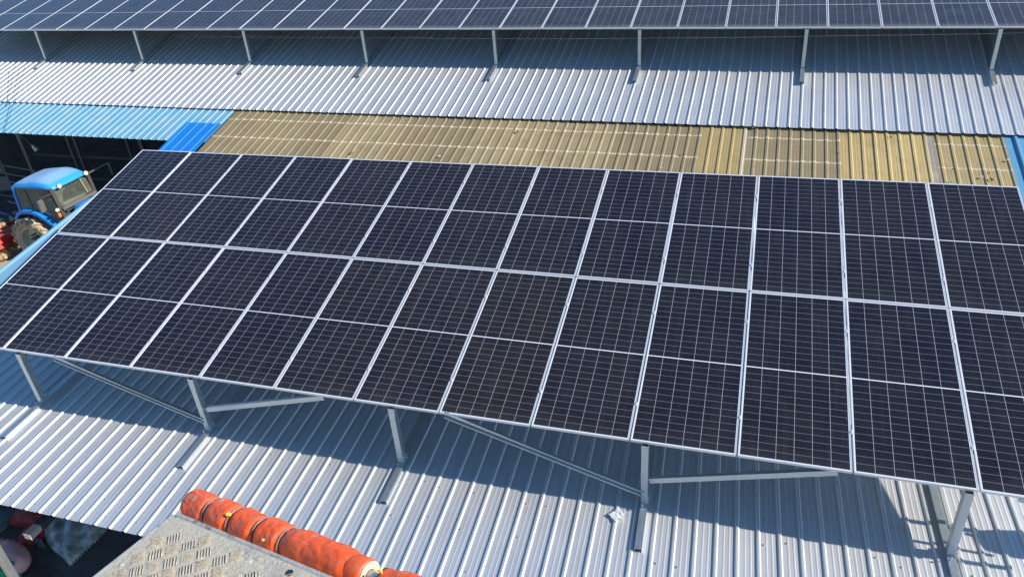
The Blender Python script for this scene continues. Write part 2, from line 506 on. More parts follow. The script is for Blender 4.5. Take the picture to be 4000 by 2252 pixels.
def copy_tree(o, parent=None):
    c = o.copy(); COL.objects.link(c)
    if parent is not None: c.parent = parent
    for ch in list(o.children): copy_tree(ch, c)
    return c

ORD = ["first", "second", "third", "fourth", "fifth", "sixth", "seventh", "eighth", "ninth", "tenth", "eleventh", "twelfth",
       "thirteenth", "fourteenth", "fifteenth", "sixteenth", "seventeenth", "eighteenth", "nineteenth", "twentieth",
       "twenty-first", "twenty-second", "twenty-third", "twenty-fourth", "twenty-fifth", "twenty-sixth", "twenty-seventh",
       "twenty-eighth", "twenty-ninth", "thirtieth"]

# ------------------------------------------------------------------ corrugated sheets
def rib_profile(p, h, foot, top, mini=True):
    """one pitch, centred on the rib: list of (across, height)"""
    f, t = foot / 2, top / 2
    pr = [(-f, 0.0), (-t, h), (t, h), (f, 0.0)]
    if mini:
        pan = p - foot
        for k in (1, 2):
            c = f + pan * k / 3.0
            pr += [(c - 0.012, 0.0), (c - 0.006, 0.0018), (c + 0.006, 0.0018), (c + 0.012, 0.0)]
    return pr

def corrugated(org, ax, down, length, k0, k1, pitch, prof, ph=0.0, th=0.0012, nseg=1, trim=None, wave=0.0, seed=1):
    """ribs k0..k1-1 with the first rib at org + ax*(ph + k*pitch); prof heights measured up the normal.
    The sheet is a closed thin solid. UV: metres across, metres down."""
    org = V(org); ax = V(ax).normalized(); dn = V(down).normalized()
    nrm = ax.cross(-dn).normalized()
    if nrm.z < 0: nrm = -nrm
    pts = []
    for k in range(k0, k1):
        for a, h in prof:
            pts.append((ph + k * pitch + a, h))
    if trim:
        pts = [q for q in pts if trim[0] < q[0] < trim[1]]
        pts = [(trim[0], 0.0)] + pts + [(trim[1], 0.0)]
    rnd = random.Random(seed)
    mb = MB(); n = len(pts); uvs = []
    for s in (0, 1):
        for j in range(nseg + 1):
            d = length * j / nseg
            for i, (a, h) in enumerate(pts):
                wv = wave * (math.sin(a * 1.3 + d * 0.9 + seed) + math.sin(a * 3.7 - d * 1.9)) if wave else 0.0
                mb.v.append(org + ax * a + dn * d + nrm * (h + wv - s * th))
                uvs.append((a, d))
    R = (nseg + 1) * n
    for j in range(nseg):
        for i in range(n - 1):
            a = j * n + i
            mb.f.append((a, a + n, a + n + 1, a + 1))
            mb.f.append((R + a, R + a + 1, R + a + n + 1, R + a + n))
    for i in range(n - 1):
        e = nseg * n + i
        mb.f.append((e, R + e, R + e + 1, e + 1)); mb.f.append((i, i + 1, R + i + 1, R + i))
    for j in range(nseg):
        a = j * n; b = j * n + n - 1
        mb.f.append((a, R + a, R + a + n, a + n)); mb.f.append((b, b + n, R + b + n, R + b))
    mb.uvs = uvs
    return mb

def sheet(name, mb, mat, parent, label=None):
    o = obj(name, mb, mat, parent, label=label)
    me = o.data
    uvl = me.uv_layers.new(name="UVMap")
    for lp in me.loops:
        uvl.data[lp.index].uv = mb.uvs[lp.vertex_index]
    return o

# ================================================================== GROUND
GZ = -3.75
g = MB(); n = 1500.0
g.add([(-n, -n, GZ), (n, -n, GZ), (n, n, GZ), (-n, n, GZ)], [(0, 1, 2, 3)])
structure(obj("ground", g, 'ground'))
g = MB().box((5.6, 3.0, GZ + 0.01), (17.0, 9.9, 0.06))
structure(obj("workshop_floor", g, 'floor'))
YZ = -3.158
g = MB().box((-22.9, 4.0, YZ - 0.35), (38.6, 30.0, 0.70))
structure(obj("yard", g, 'ground'))
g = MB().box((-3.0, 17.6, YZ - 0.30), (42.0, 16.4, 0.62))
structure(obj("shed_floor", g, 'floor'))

# ================================================================== WORKSHOP (near roof)
N_AX = V((1.0, 0.0, 0.0))
N_DN = V((0.04187017, -0.9959945, -0.07900538)).normalized()
N_O = V((1.66070992, 0.0192615, -0.96459299))       # on the rib tops, rib 0
N_N = N_AX.cross(-N_DN).normalized()
N_P = 0.2261726; RIBH = 0.021
NPR = rib_profile(N_P, RIBH, 0.050, 0.022)
def near_pt(a, d, h=0.0):
    """across from rib 0 (m), down the slope from the post line (m), above the rib tops"""
    return N_O + N_AX * a + N_DN * d + N_N * h

ws = thing("workshop", "low workshop with silver corrugated steel roof under the near solar array", "building", (6.0, 2.5, GZ))
UPL, DNL = 8.0, 1.716
top0 = near_pt(0, -UPL, -RIBH)
k0, k1 = -17, 73
sheet("roof_sheet", corrugated(top0, N_AX, N_DN, UPL + DNL, k0, k1, N_P, NPR, nseg=10, wave=0.0016, seed=3), 'roof', ws)
ga = (k0 + 0.5) * N_P
# faded blue sheet along the left gable, not quite square to the ribs
mb = MB()
gp = [V((-2.0, -1.1, -1.02)), V((-3.46, 7.55, -0.345)), V((-1.5, 7.9, -0.325)), V((-1.2, -1.1, -1.02))]
gu = V((0, 0, 0.012)) + N_N * 0.004
mb.add([p + gu for p in gp] + [p + gu - N_N * 0.006 for p in gp], [(0, 3, 2, 1), (4, 5, 6, 7), (0, 1, 5, 4), (1, 2, 6, 5), (2, 3, 7, 6), (3, 0, 4, 7)])
mb.bar(gp[0] + gu, gp[1] + gu, 0.05, 0.09)
obj("gable_flashing", mb, 'blue_roof', ws, label="faded blue sheet along the roof's left edge")
mb = MB()
e = near_pt(0, DNL - 0.32, -0.11)
mb.chan(e + N_AX * ga, e + N_AX * (k1 * N_P), 0.06, 0.12, (0, 0, 1))
obj("eave_purlin", mb, 'dark_steel', ws)
for xx in (-1.9, 1.5, 4.5, 7.4, 10.6, 13.8, 17.4):
    obj("column", MB().bar((xx, 0.6, GZ), (xx, 0.6, -1.12), 0.12, 0.12, (1, 0, 0)), 'dark_steel', ws)
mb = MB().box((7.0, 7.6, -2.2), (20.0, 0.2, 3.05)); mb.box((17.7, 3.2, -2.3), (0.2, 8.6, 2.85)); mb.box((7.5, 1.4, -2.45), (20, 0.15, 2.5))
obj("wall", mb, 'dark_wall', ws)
# two rafter tails sticking out below the eave
def rafter(x, yend, z, wd, ht, capm, nm="rafter"):
    mb = MB(); y0 = 1.2
    mb.bar((x - 0.042 * (y0 - yend), y0, z), (x, yend, z - 0.02), wd, ht)
    o = obj(nm, mb, 'dark_steel', ws)
    c = MB().box((x, yend - 0.004, z - 0.02), (wd * 0.98, 0.006, ht * 0.98))
    obj("cut_end", c, capm, o)
# roof screws
sc = MB()
b0 = V((0, 0, 0))
sc.lathe([(0.0, 0.016), (0.006, 0.016), (0.0065, 0.008), (0.011, 0.006), (0.012, 0.0), (0.0, 0.0)], (0, 0, 0), N_N, 8)
sc_mesh = sc.mesh("roof_screw", 'screw')
rnd = random.Random(11)
cnt = 0
for d in (0.22, 0.75, 1.30, 1.60):
    for k in range(0, 60):
        a = k * N_P + 0.05 + rnd.uniform(0, 0.03)
        if rnd.random() > (0.36 if d != 0.75 else 0.28) or cnt >= 78: continue
        p = near_pt(a, d + rnd.uniform(-0.05, 0.05), -RIBH)
        o = bpy.data.objects.new("roof_screw", sc_mesh); COL.objects.link(o); o.parent = ws
        o.location = p - V(ws.location); cnt += 1

# ================================================================== FAR BUILDING
A_U = V((0.99995926, -0.00390042, -0.00814057)).normalized()
A_V = V((0.00378396, 0.97010257, 0.24266581)).normalized()
A_O = V((-12.52486345, 12.85673933, 2.09342948))
F_DN = V((-0.01903563, -1.0, -0.30258016)).normalized()
F_N = A_U.cross(-F_DN).normalized()
F_O = V((-12.52474993, 12.88584241, 1.12142171))
F_P = 0.2461038
FPR = rib_profile(F_P, 0.023, 0.056, 0.024)
def far_pt(a, d, h=0.0): return F_O + A_U * a + F_DN * d + F_N * h
fb = thing("far_building", "long building with silver corrugated roof below the far solar array", "building", (3.0, 20.0, GZ))
FU, FD = 13.0, 2.39
fph = 17.5719 - 71 * F_P
sheet("roof_sheet", corrugated(far_pt(0, -FU, -0.023), A_U, F_DN, FU + FD, -44, 160, F_P, FPR, ph=fph, nseg=8, wave=0.0016, seed=5), 'roof', fb)
mb = MB()
e = far_pt(0, FD - 0.10, -0.10)
mb.chan(e + A_U * -10.0, e + A_U * 32.0, 0.06, 0.10, (0, 0, 1))
obj("eave_purlin", mb, 'dark_steel', fb)
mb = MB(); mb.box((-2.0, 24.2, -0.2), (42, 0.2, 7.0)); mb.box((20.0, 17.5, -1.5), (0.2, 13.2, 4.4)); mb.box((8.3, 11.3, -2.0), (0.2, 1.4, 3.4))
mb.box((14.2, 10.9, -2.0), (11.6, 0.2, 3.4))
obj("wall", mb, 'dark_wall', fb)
for xx in (-22, -17, -12, -7, -2, 3, 8, 13, 18):
    obj("column", MB().bar((xx, 11.6, GZ), (xx, 11.6, 0.45), 0.14, 0.14, (1, 0, 0)), 'shed_steel', fb)

# ================================================================== OPEN SHED (blue roof, dark inside)
T_O = V((3.0, 10.60264, 0.265377)); T_DN = V((-0.007982, -1.0, -0.270716)).normalized()
T_AX = V((0.99996, 0.0, -0.0081)).normalized(); T_N = T_AX.cross(-T_DN).normalized()
T_P = 0.2420
def tan_pt(x, d, h=0.0): return T_O + T_AX * (x - 3.0) + T_DN * d + T_N * h
TPR = rib_profile(T_P, 0.026, 0.062, 0.026, False)
sh = thing("open_shed", "dark open-fronted shed with a faded blue corrugated roof behind the tractor", "building", (-12.0, 12.0, GZ))
sheet("roof_sheet", corrugated(tan_pt(0, -0.25, -0.02), T_AX, T_DN, 1.80, -110, -9, T_P, TPR, trim=(-26.0, -2.33), nseg=3, wave=0.002, seed=8), 'blue_roof', sh)
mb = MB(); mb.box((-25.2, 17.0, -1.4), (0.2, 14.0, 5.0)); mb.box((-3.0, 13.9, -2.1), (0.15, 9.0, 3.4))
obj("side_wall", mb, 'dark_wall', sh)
def shed_bar(a, b, r=0.03, nm="frame_post"):
    obj(nm, MB().bar(a, b, r * 2, r * 2, (1, 0.2, 0.1)), 'shed_steel', sh)
for xx in (-10.35, -10.05, -7.9, -4.4):
    shed_bar((xx, 11.9, GZ), (xx, 11.9, 0.3), 0.035)
shed_bar((-6.2, 11.8, 0.2), (-4.4, 11.8, -2.0), 0.03, "diagonal_brace")
shed_bar((-12.5, 12.2, -1.95), (-3.2, 12.2, -1.95), 0.03, "girt")
shed_bar((-12.5, 12.2, -2.75), (-3.2, 12.2, -2.75), 0.03, "girt")

# ================================================================== CANOPY of fibreglass sheets
cn = thing("canopy", "patched fibreglass canopy roof, tan and yellow sheets with blue strips at its ends", "roof", (7.0, 9.3, -0.1))
TL = 2.95
cuts = [-2.30]
while cuts[-1] < 9.2: cuts.append(cuts[-1] + T_P * (4 if len(cuts) % 3 else 3))
cuts[-1] = 10.30
spec = [(cuts[i], cuts[i + 1], 'frp', None) for i in range(len(cuts) - 1)]
spec += [(10.30, 11.20, 'frp_yellow', "clean yellow fibreglass sheet"), (11.20, 11.29, 'frp_pale', "bleached narrow strip"),
         (11.29, 13.18, 'frp', None), (13.18, 13.86, 'frp_yellow', "clean yellow fibreglass sheet"),
         (13.86, 14.86, 'frp_yellow', "yellow sheet with a cut lap"), (14.86, 15.02, 'frp_grey', "grey stained strip"),
         (15.02, 16.30, 'frp_mid', "yellow sheet littered with white scraps")]
for i, (x0, x1, m, lb) in enumerate(spec):
    lift = 0.003 * (i % 2)
    sheet("fibreglass_sheet", corrugated(tan_pt(3.0, 0.0, -0.026 + lift) - T_DN * 0.15, T_AX, T_DN, TL, -30, 60, T_P,
          rib_profile(T_P, 0.018, 0.080, 0.038), ph=-0.0, trim=(x0 - 3.0 - 0.0, x1 - 3.0 + 0.03), nseg=6, wave=0.003, seed=20 + i), m, cn, lb)
sheet("blue_sheet", corrugated(tan_pt(3.0, 0.72, 0.012), T_AX, T_DN, TL - 0.85, -40, 60, 0.29, rib_profile(0.29, 0.026, 0.06, 0.026, False),
      ph=0.02, trim=(-6.47, -5.33), nseg=3, seed=40), 'blue_new', cn, "bright blue strip beside the tan sheets")
sheet("blue_sheet", corrugated(tan_pt(3.0, -0.15, -0.014), T_AX, T_DN, TL, -40, 80, 0.42, rib_profile(0.42, 0.040, 0.10, 0.04, False),
      ph=0.10, trim=(13.33, 15.6), nseg=3, seed=41), 'blue_old', cn, "worn blue sheet at the right end")
for d in (0.58, 1.40, 2.22):
    a = tan_pt(-3.4, d, -0.075); b = tan_pt(18.0, d, -0.075)
    obj("purlin", MB().chan(a, b, 0.05, 0.07, (0, 0, 1)), 'shed_steel', cn)

# ================================================================== SOLAR PANELS
def make_panel_meshes():
    D = 0.035
    fr = MB()
    # frame: four mitred bars, top faces 2 mm proud of the glass
    o = [(0, 0), (PW, 0), (PW, PL), (0, PL)]
    i_ = [(FRM, FRM), (PW - FRM, FRM), (PW - FRM, PL - FRM), (FRM, PL - FRM)]
    vs = []
    for (z, ring) in ((0.0, o), (0.0, i_), (-D, o), (-D, [(0.03, 0.03), (PW - 0.03, 0.03), (PW - 0.03, PL - 0.03), (0.03, PL - 0.03)])):
        vs += [(x, y, z) for x, y in ring]
    ch = 0.0015
    fs = []
    for k in range(4):
        j = (k + 1) % 4
        fs += [(k, j, 4 + j, 4 + k), (8 + k, 8 + j, j, k), (4 + k, 4 + j, 12 + j, 12 + k), (12 + k, 12 + j, 8 + j, 8 + k)]
    fr.add(vs, fs)
    gl = MB()
    z0, z1 = -0.002, -0.007
    q = [(FRM, FRM), (PW - FRM, FRM), (PW - FRM, PL - FRM), (FRM, PL - FRM)]
    gl.add([(x, y, z0) for x, y in q] + [(x, y, z1) for x, y in q], [(0, 1, 2, 3), (7, 6, 5, 4), (0, 4, 5, 1), (1, 5, 6, 2), (2, 6, 7, 3), (3, 7, 4, 0)])
    return fr, gl
FRMB, GLMB = make_panel_meshes()
def glass_mesh(mat):
    me = GLMB.mesh("glass", mat)
    me.materials.append(MAT['backsheet'])
    l = me.uv_layers.new(name="UVMap")
    for lp in me.loops:
        c = me.vertices[lp.vertex_index].co
        l.data[lp.index].uv = (c.x - FRM, c.y - FRM)
    for p in me.polygons:
        if p.normal.z < -0.5: p.material_index = 1
    return me
FR_ME = FRMB.mesh("frame", 'alu')
GL_NEAR, GL_FAR = glass_mesh('cell'), glass_mesh('cell_dusty')
prnd = random.Random(5)
def proto_panel(glm):
    r = bpy.data.objects.new("solar_panel", None); r.empty_display_size = 0.2; COL.objects.link(r)
    f = bpy.data.objects.new("frame", FR_ME); COL.objects.link(f); f.parent = r
    g_ = bpy.data.objects.new("glass", glm); COL.objects.link(g_); g_.parent = r
    r["category"] = "solar panel"
    return r
PROTO = {0: None, 1: None}
def place_panel(kind, org, u, v, label, group):
    if PROTO[kind] is None:
        PROTO[kind] = proto_panel(GL_FAR if kind else GL_NEAR); o = PROTO[kind]
    else:
        o = copy_tree(PROTO[kind])
    nn = u.cross(v).normalized()
    m = Matrix(((u.x, v.x, nn.x), (u.y, v.y, nn.y), (u.z, v.z, nn.z)))
    j = Matrix.Rotation(math.radians(prnd.gauss(0, 0.05)), 3, 'X') @ Matrix.Rotation(math.radians(prnd.gauss(0, 0.08)), 3, 'Y')
    o.location = org + nn * prnd.uniform(-0.001, 0.001)
    o.rotation_euler = (m @ j).to_euler()
    o["label"] = label; o["group"] = group
    return o
PU, PV = 1.154, 2.4845
TILT = math.radians(15.2695)
B_U = V((1, 0, 0)); B_V = V((0, math.cos(TILT), math.sin(TILT))); B_N = B_U.cross(B_V)
NCOL = 13
for r in range(2):
    for c in range(NCOL):
        row = ("lower", "upper")[r]
        lab = f"dark solar panel, {ORD[c]} from the left in the near array's {row} row"
        if c == NCOL - 1: lab = f"dark solar panel cut off by the right edge, near array's {row} row"
        place_panel(0, B_U * (c * PU + 0.008) + B_V * (r * PV + 0.008), B_U, B_V, lab, "solar panels of the near array")
k = 0
for c in range(-2, 31):
    lab = f"dusty solar panel, {ORD[min(k, 29)]} from the left in the far array's front row"
    if c > 25: lab = "dusty far-array solar panel beyond the right edge of the photo"
    place_panel(1, A_O + A_U * (c * PU + 0.008) + A_V * 0.008, A_U, A_V, lab, "solar panels of the far array's front row")
    k += 1
for r, c in [(r, c) for r in (1, 2) for c in range(-4, 31)]:
    place_panel(1, A_O + A_U * (c * PU + 0.01) + A_V * (r * PV + 0.01), A_U, A_V,
                "dusty solar panel in the far array's back rows, above the photo", "solar panels of the far array's back rows")

# ================================================================== MOUNTING RACKS
def post_bracket(parent, p, dx=0.05):
    b = MB(); b.box(p + V((dx, 0.02, 0.045)), (0.006, 0.10, 0.11))
    for (yy, zz) in ((-0.015, 0.02), (0.05, 0.02), (-0.015, 0.075), (0.05, 0.075)):
        b.lathe([(0.0, 0.014), (0.009, 0.014), (0.009, 0.0), (0.0, 0.0)], p + V((dx + 0.003, yy, zz)), (1, 0, 0), 6)
    obj("bracket", b, 'galv', parent)
    s = MB().tube([p + V((-0.01, -0.10, -0.01)), p + V((-0.012, -0.105, 0.045))], 0.005, 6)
    s.lathe([(0.0, 0.012), (0.012, 0.01), (0.012, 0.0), (0.0, 0.0)], p + V((-0.012, -0.105, 0.04)), (0, 0, 1), 6)
    obj("anchor_bolt", s, 'screw', parent)

nr = thing("mounting_rack", "galvanised steel rack of posts and braces holding up the near solar array", "rack", (7.5, 2.4, -0.95))
POSTX = [1.4242, 4.4605, 7.4387, 10.5596, 13.7640]
RAILD = [0.744, 0.683, 0.639, 0.643, 0.75]
FOOT = -0.9296
for i, x in enumerate(POSTX):
    yb = 0.03
    p = V((x, yb, FOOT))
    mb = MB().chan((x, yb, FOOT + 0.002), (x, yb, -0.045), 0.078, 0.085, (0, 1, 0))
    po = obj("post", mb, 'galv', nr)
    post_bracket(po, p, 0.042)
    # base rail on the ribs, running up the slope under the array
    rel = p - N_O
    a = rel.dot(N_AX)
    s0 = near_pt(a, RAILD[i], 0.004); s1 = near_pt(a, -5.6, 0.004)
    obj("base_rail", MB().chan(s0, s1, 0.082, 0.064, -N_N), 'galv', nr)
    # rear post and rafter
    ry = 4.35
    zr = near_pt(a, -ry, 0.035).z
    zt = ry * math.tan(TILT) - 0.14
    obj("rear_post", MB().bar((x, ry, zr), (x, ry, zt), 0.07, 0.07, (1, 0, 0)), 'galv', nr)
    obj("rafter", MB().chan(B_V * 0.02 + B_U * x - B_N * 0.125, B_V * 4.9 + B_U * x - B_N * 0.125, 0.06, 0.08, (1, 0, 0)), 'galv', nr)
for v_ in (0.50, 1.95, 2.98, 4.45):
    ext = 15.75 if v_ == 0.50 else 15.05  # overhang of one purlin added, out of view, to cast a shadow
    obj("purlin", MB().chan(B_U * -0.03 + B_V * v_ - B_N * 0.061, B_U * ext + B_V * v_ - B_N * 0.061, 0.05, 0.05, (0, -1, 0.2)), 'galv', nr)
obj("purlin", MB().bar(B_U * 14.2 + B_V * 0.02 - B_N * 0.062, B_U * 15.75 + B_V * 0.06 - B_N * 0.062, 0.05, 0.05), 'galv', nr)  # unseen extra bar end, added for the shadow it throws on the roof
obj("shadow_bar", MB().tube([B_U * 13.5 + B_V * 0.28 - B_N * 0.055, B_U * 15.7 + B_V * 0.20 - B_N * 0.055], 0.018, 8), 'galv', nr)  # unseen tube added past the panels to cast a thin shadow band
def brace(a, b, open_dir, wd=0.062, ht=0.045):
    obj("brace", MB().chan(a, b, wd, ht, open_dir, 0.004, 0.012), 'galv', nr)
brace((2.12, 0.005, -0.025), (4.455, -0.005, -0.755), (0, -1, 0), 0.075)
brace((6.48, 0.045, -0.055), (4.515, 0.045, -0.585), (0, 1, 0), 0.07)
brace((8.16, 0.005, -0.02), (10.545, -0.005, -0.765), (0, -1, 0), 0.075)
brace((12.55, 0.045, -0.055), (10.61, 0.045, -0.590), (0, 1, 0), 0.07)
cl = MB()
clm = MB().box((0, 0, 0.001), (0.022, 0.045, 0.004)); clm.lathe([(0, 0.011), (0.006, 0.011), (0.006, 0.004), (0.0, 0.004)], (0, 0, 0), (0, 0, 1), 6)
cl_me = clm.mesh("clamp", 'alu')
tiltm = Matrix(((1, 0, 0), (0, B_V.y, B_N.y), (0, B_V.z, B_N.z))).to_euler()
for c in range(1, NCOL):
    for v_ in (0.50, 1.95, 2.98, 4.45):
        o = bpy.data.objects.new("clamp", cl_me); COL.objects.link(o); o.parent = nr
        o.location = B_U * (c * PU) + B_V * v_ + B_N * 0.002 - V(nr.location); o.rotation_euler = tiltm

fr_ = thing("mounting_rack", "galvanised steel rack with eight posts in view under the far solar array", "rack", (3.0, 14.0, 1.0))
FUS = [-2.53, 1.4364, 5.3917, 9.3544, 13.2527, 17.1435, 21.0060, 24.9315, 28.9329]
for i, u_ in enumerate(FUS):
    p = A_O + A_U * u_ + A_V * 0.03 + V((0, 0, -0.9293))
    t = A_O + A_U * u_ + A_V * 0.03 + V((0, 0, -0.05))
    mb = MB().chan(p, t, 0.078, 0.085, (0, 1, 0))
    obj("post", mb, 'galv', fr_)
    rel = p - F_O; a = rel.dot(A_U)
    dd = [0.55, 0.52, 0.55, 0.63, 0.69, 0.76, 0.73, 0.66, 0.56][i]
    obj("base_rail", MB().chan(far_pt(a - 0.0, dd, 0.034), far_pt(a, -5.6, 0.034), 0.10, 0.064, -F_N), 'galv', fr_)
    q = A_O + A_U * u_ + A_V * 4.4
    obj("rafter", MB().chan(p * 0 + A_O + A_U * u_ + A_V * 0.02 - V((0, 0, 0.125)), A_O + A_U * u_ + A_V * 4.9 - V((0, 0, 0.125)), 0.06, 0.08, (1, 0, 0)), 'galv', fr_)
for v_ in (0.50, 1.95, 2.98, 4.45):
    obj("purlin", MB().chan(A_O + A_U * -4.7 + A_V * v_ - V((0, 0, 0.061)), A_O + A_U * 32.3 + A_V * v_ - V((0, 0, 0.061)), 0.05, 0.05, (0, -1, 0.2)), 'galv', fr_)

# ================================================================== CABLES
def sag(pts, n=8, s=0.04):
    out_ = []
    for i in range(len(pts) - 1):
        a, b = V(pts[i]), V(pts[i + 1])
        for j in range(n):
            t = j / n
            out_.append(a.lerp(b, t) - V((0, 0, s * 4 * t * (1 - t))))
    return out_ + [V(pts[-1])]
cp = [(-6.0, 13.1, 1.80), (-0.4, 13.1, 1.70), (2.27, 13.1, 1.67), (4.65, 13.1, 1.63), (9.09, 13.1, 1.61), (13.28, 13.1, 1.63), (17.2, 13.1, 1.66)]
tag(obj("cable", MB().tube(sag(cp, 8, 0.012), 0.006, 6), 'cord'), "thin pale cable strung under the far array between its posts", "cable")
tag(obj("guy_wire", MB().tube(sag([(-11.74, 12.3, 1.19), (-9.6, 9.1, -0.25)], 10, 0.02), 0.006, 5), 'wire'),
    "thin dark wire crossing the far roof at the left edge, left of two", "wire", "wires over the blue roof")
tag(obj("guy_wire", MB().tube(sag([(-11.30, 12.3, 1.19), (-9.2, 9.05, -0.02)], 10, 0.02), 0.006, 5), 'wire'),
    "thin dark wire crossing the far roof at the left edge, right of two", "wire", "wires over the blue roof")

# ================================================================== TRACTOR
TR_YAW = math.radians(1.8)
tr = thing("tractor", "muddy blue cab tractor standing in front of the dark shed", "tractor", (-7.553, 8.208, YZ), rot=(0, 0, TR_YAW))
tr.scale = (0.937, 0.937, 0.937)
def tobj(nm, mb, m, par=tr, smooth=False, label=None, bevel=0.0): return obj(nm, mb, m, par, smooth, label, True, bevel)
mb = MB()
NX, NY = 18, 14
def roof_pt(s, t, top):
    x = -0.29 + 1.50 * s; y = -0.72 + 1.40 * t
    cx = 2 * s - 1; cy = 2 * t - 1
    rim = max(0.0, (1 - abs(cx) ** 6) * (1 - abs(cy) ** 6))
    z = 2.26 - 0.05 * max(0, cx) ** 2
    if top:
        z += 0.035 + 0.085 * rim ** 0.5 + 0.085 * (1 - cx * cx) * (1 - 0.5 * cy * cy) + 0.05 * max(0, cx + 0.2) * (1 - cx) * 2
        if abs(cy) < 0.62 and -0.75 < cx < 0.45: z += 0.022
    sq = 1 - 0.05 * (cx * cx * cy * cy)
    return V(((x - 0.46) * sq + 0.46, y * sq, z))
for top in (True, False):
    b = len(mb.v)
    for i in range(NX + 1):
        for j in range(NY + 1): mb.v.append(roof_pt(i / NX, j / NY, top))
    for i in range(NX):
        for j in range(NY):
            a = b + i * (NY + 1) + j
            mb.f.append((a, a + NY + 1, a + NY + 2, a + 1) if top else (a, a + 1, a + NY + 2, a + NY + 1))
K = (NX + 1) * (NY + 1)
for i in range(NX):
    for j in (0, NY):
        a = i * (NY + 1) + j; mb.f.append((a, K + a, K + a + NY + 1, a + NY + 1))
for j in range(NY):
    for i in (0, NX):
        a = i * (NY + 1) + j; mb.f.append((a, a + 1, K + a + 1, K + a))
tobj("cab_roof", mb, 'troof', smooth=True)
def pil(a, b, m, r=0.035, nm="pillar"): tobj(nm, MB().bar(a, b, r * 2, r * 2.2, (0, 1, 0)), m, bevel=0.008)
def pane(nm, pts, m, off, par=tr):
    g = MB(); n = len(pts); o_ = V(off)
    g.add([V(p) for p in pts] + [V(p) + o_ for p in pts], [tuple(range(n)), tuple(range(2 * n - 1, n - 1, -1))] + [(i, (i + 1) % n, n + (i + 1) % n, n + i) for i in range(n)])
    return tobj(nm, g, m, par)
for s in (-1, 1):
    y = 0.68 * s; y2 = 0.69 * s
    pil((-0.27, y, 1.45), (-0.19, y, 2.28), 'tblue', 0.038, "rear_pillar")
    pil((1.27, y * 0.95, 1.0), (1.13, y, 2.28), 'tdark', 0.050, "front_pillar")
    pil((0.26, y, 1.50), (0.22, y, 2.27), 'tdark', 0.018, "door_post")
    pane("side_window", [(-0.24, y2, 1.60), (0.24, y2, 1.56), (0.22, y2, 2.27), (-0.18, y2, 2.27)], 'glass', (0, 0.006, 0))
    d = pane("door", [(0.28, y2, 1.50), (0.86, y2, 1.05), (1.22, y2, 1.02), (1.12, y2, 2.27), (0.25, y2, 2.27)], 'glass', (0, 0.006, 0))
    tobj("handle", MB().box((0.33, y2 + 0.03 * s, 1.62), (0.18, 0.03, 0.04)), 'tgrey', d)
    tobj("sun_strip", MB().box((0.48, y * 0.96, 2.22), (1.25, 0.05, 0.12)), 'tdark')
def ws_pt(y, z): return V((1.21 - 0.16 * (z - 1.7) / 0.62, y, z))
wsn = pane("windscreen", [ws_pt(*p) for p in ((-0.62, 1.70), (0.62, 1.70), (0.62, 2.28), (-0.62, 2.28))], 'glass', (0.006, 0, 0))
cen = (0.40, 1.74)
ring = [cen] + [(cen[0] + 0.86 * math.cos(a), cen[1] + 0.50 * math.sin(a)) for a in [math.radians(x) for x in range(90, 181, 7)]]
n_ = len(ring)
arc = MB()
arc.add([ws_pt(*p) + V((0.010, 0, 0)) for p in ring] + [ws_pt(*p) + V((0.014, 0, 0)) for p in ring],
        [tuple(range(n_)), tuple(range(2 * n_ - 1, n_ - 1, -1))] + [(i, (i + 1) % n_, n_ + (i + 1) % n_, n_ + i) for i in range(n_)])
tobj("wiped_arc", arc, 'wiped', wsn)
tobj("wiper", MB().tube([ws_pt(0.41, 1.73) + V((.03, 0, 0)), ws_pt(0.40, 2.22) + V((.03, 0, 0))], 0.010, 6), 'rim', wsn)
pane("rear_window", [(-0.25, -0.62, 1.55), (-0.25, 0.62, 1.55), (-0.19, 0.62, 2.27), (-0.19, -0.62, 2.27)], 'glass', (-0.006, 0, 0))
mb = MB().box((0.46, 0, 1.22), (1.34, 1.24, 0.36)); mb.box((1.15, 0, 0.82), (0.8, 1.0, 0.5)); mb.box((0.9, 0, 0.6), (1.9, 0.5, 0.4))
tobj("cab_floor", mb, 'tdark', bevel=0.02)
mb = MB().box((0.22, 0.02, 1.62), (0.46, 0.48, 0.14)); mb.box((0.02, 0.02, 1.88), (0.13, 0.46, 0.5))
tobj("seat", mb, 'seat', bevel=0.04)
mb = MB(); st = V((0.78, 0.02, 1.92)); ax_ = V((-0.5, 0, 0.86)).normalized()
e1 = ax_.orthogonal().normalized(); e2 = ax_.cross(e1)
mb.tube([st + (e1 * math.cos(a) + e2 * math.sin(a)) * 0.2 for a in [i * math.pi / 10 for i in range(21)]], 0.018, 6, False)
mb.bar(st - e1 * .19, st + e1 * .19, 0.03, 0.015); mb.tube([st, st - ax_ * 0.4], 0.03, 6)
tobj("steering_wheel", mb, 'tdark')
mb = MB().box((1.0, 0, 1.60), (0.26, 0.85, 0.32)); mb.box((0.72, -0.42, 1.66), (0.30, 0.16, 0.36)); mb.box((0.5, 0.40, 1.70), (0.5, 0.14, 0.3))
tobj("dashboard", mb, 'seat', bevel=0.04)
for s in (-1, 1):
    c = V((1.215, (-0.42 if s < 0 else 0.60), 2.255))
    l = tobj("work_lamp", MB().lathe([(0.0, 0.03), (0.05, 0.025), (0.070, 0.0), (0.05, -0.05), (0.0, -0.06)], c, (1, -0.15, 0.1), 16), 'lamp', smooth=True)
    tobj("lamp_rim", MB().lathe([(0.070, 0.0), (0.078, -0.01), (0.06, -0.06), (0.0, -0.07)], c + V((-.004, 0, 0)), (1, -0.15, 0.1), 16), 'tdark', l)
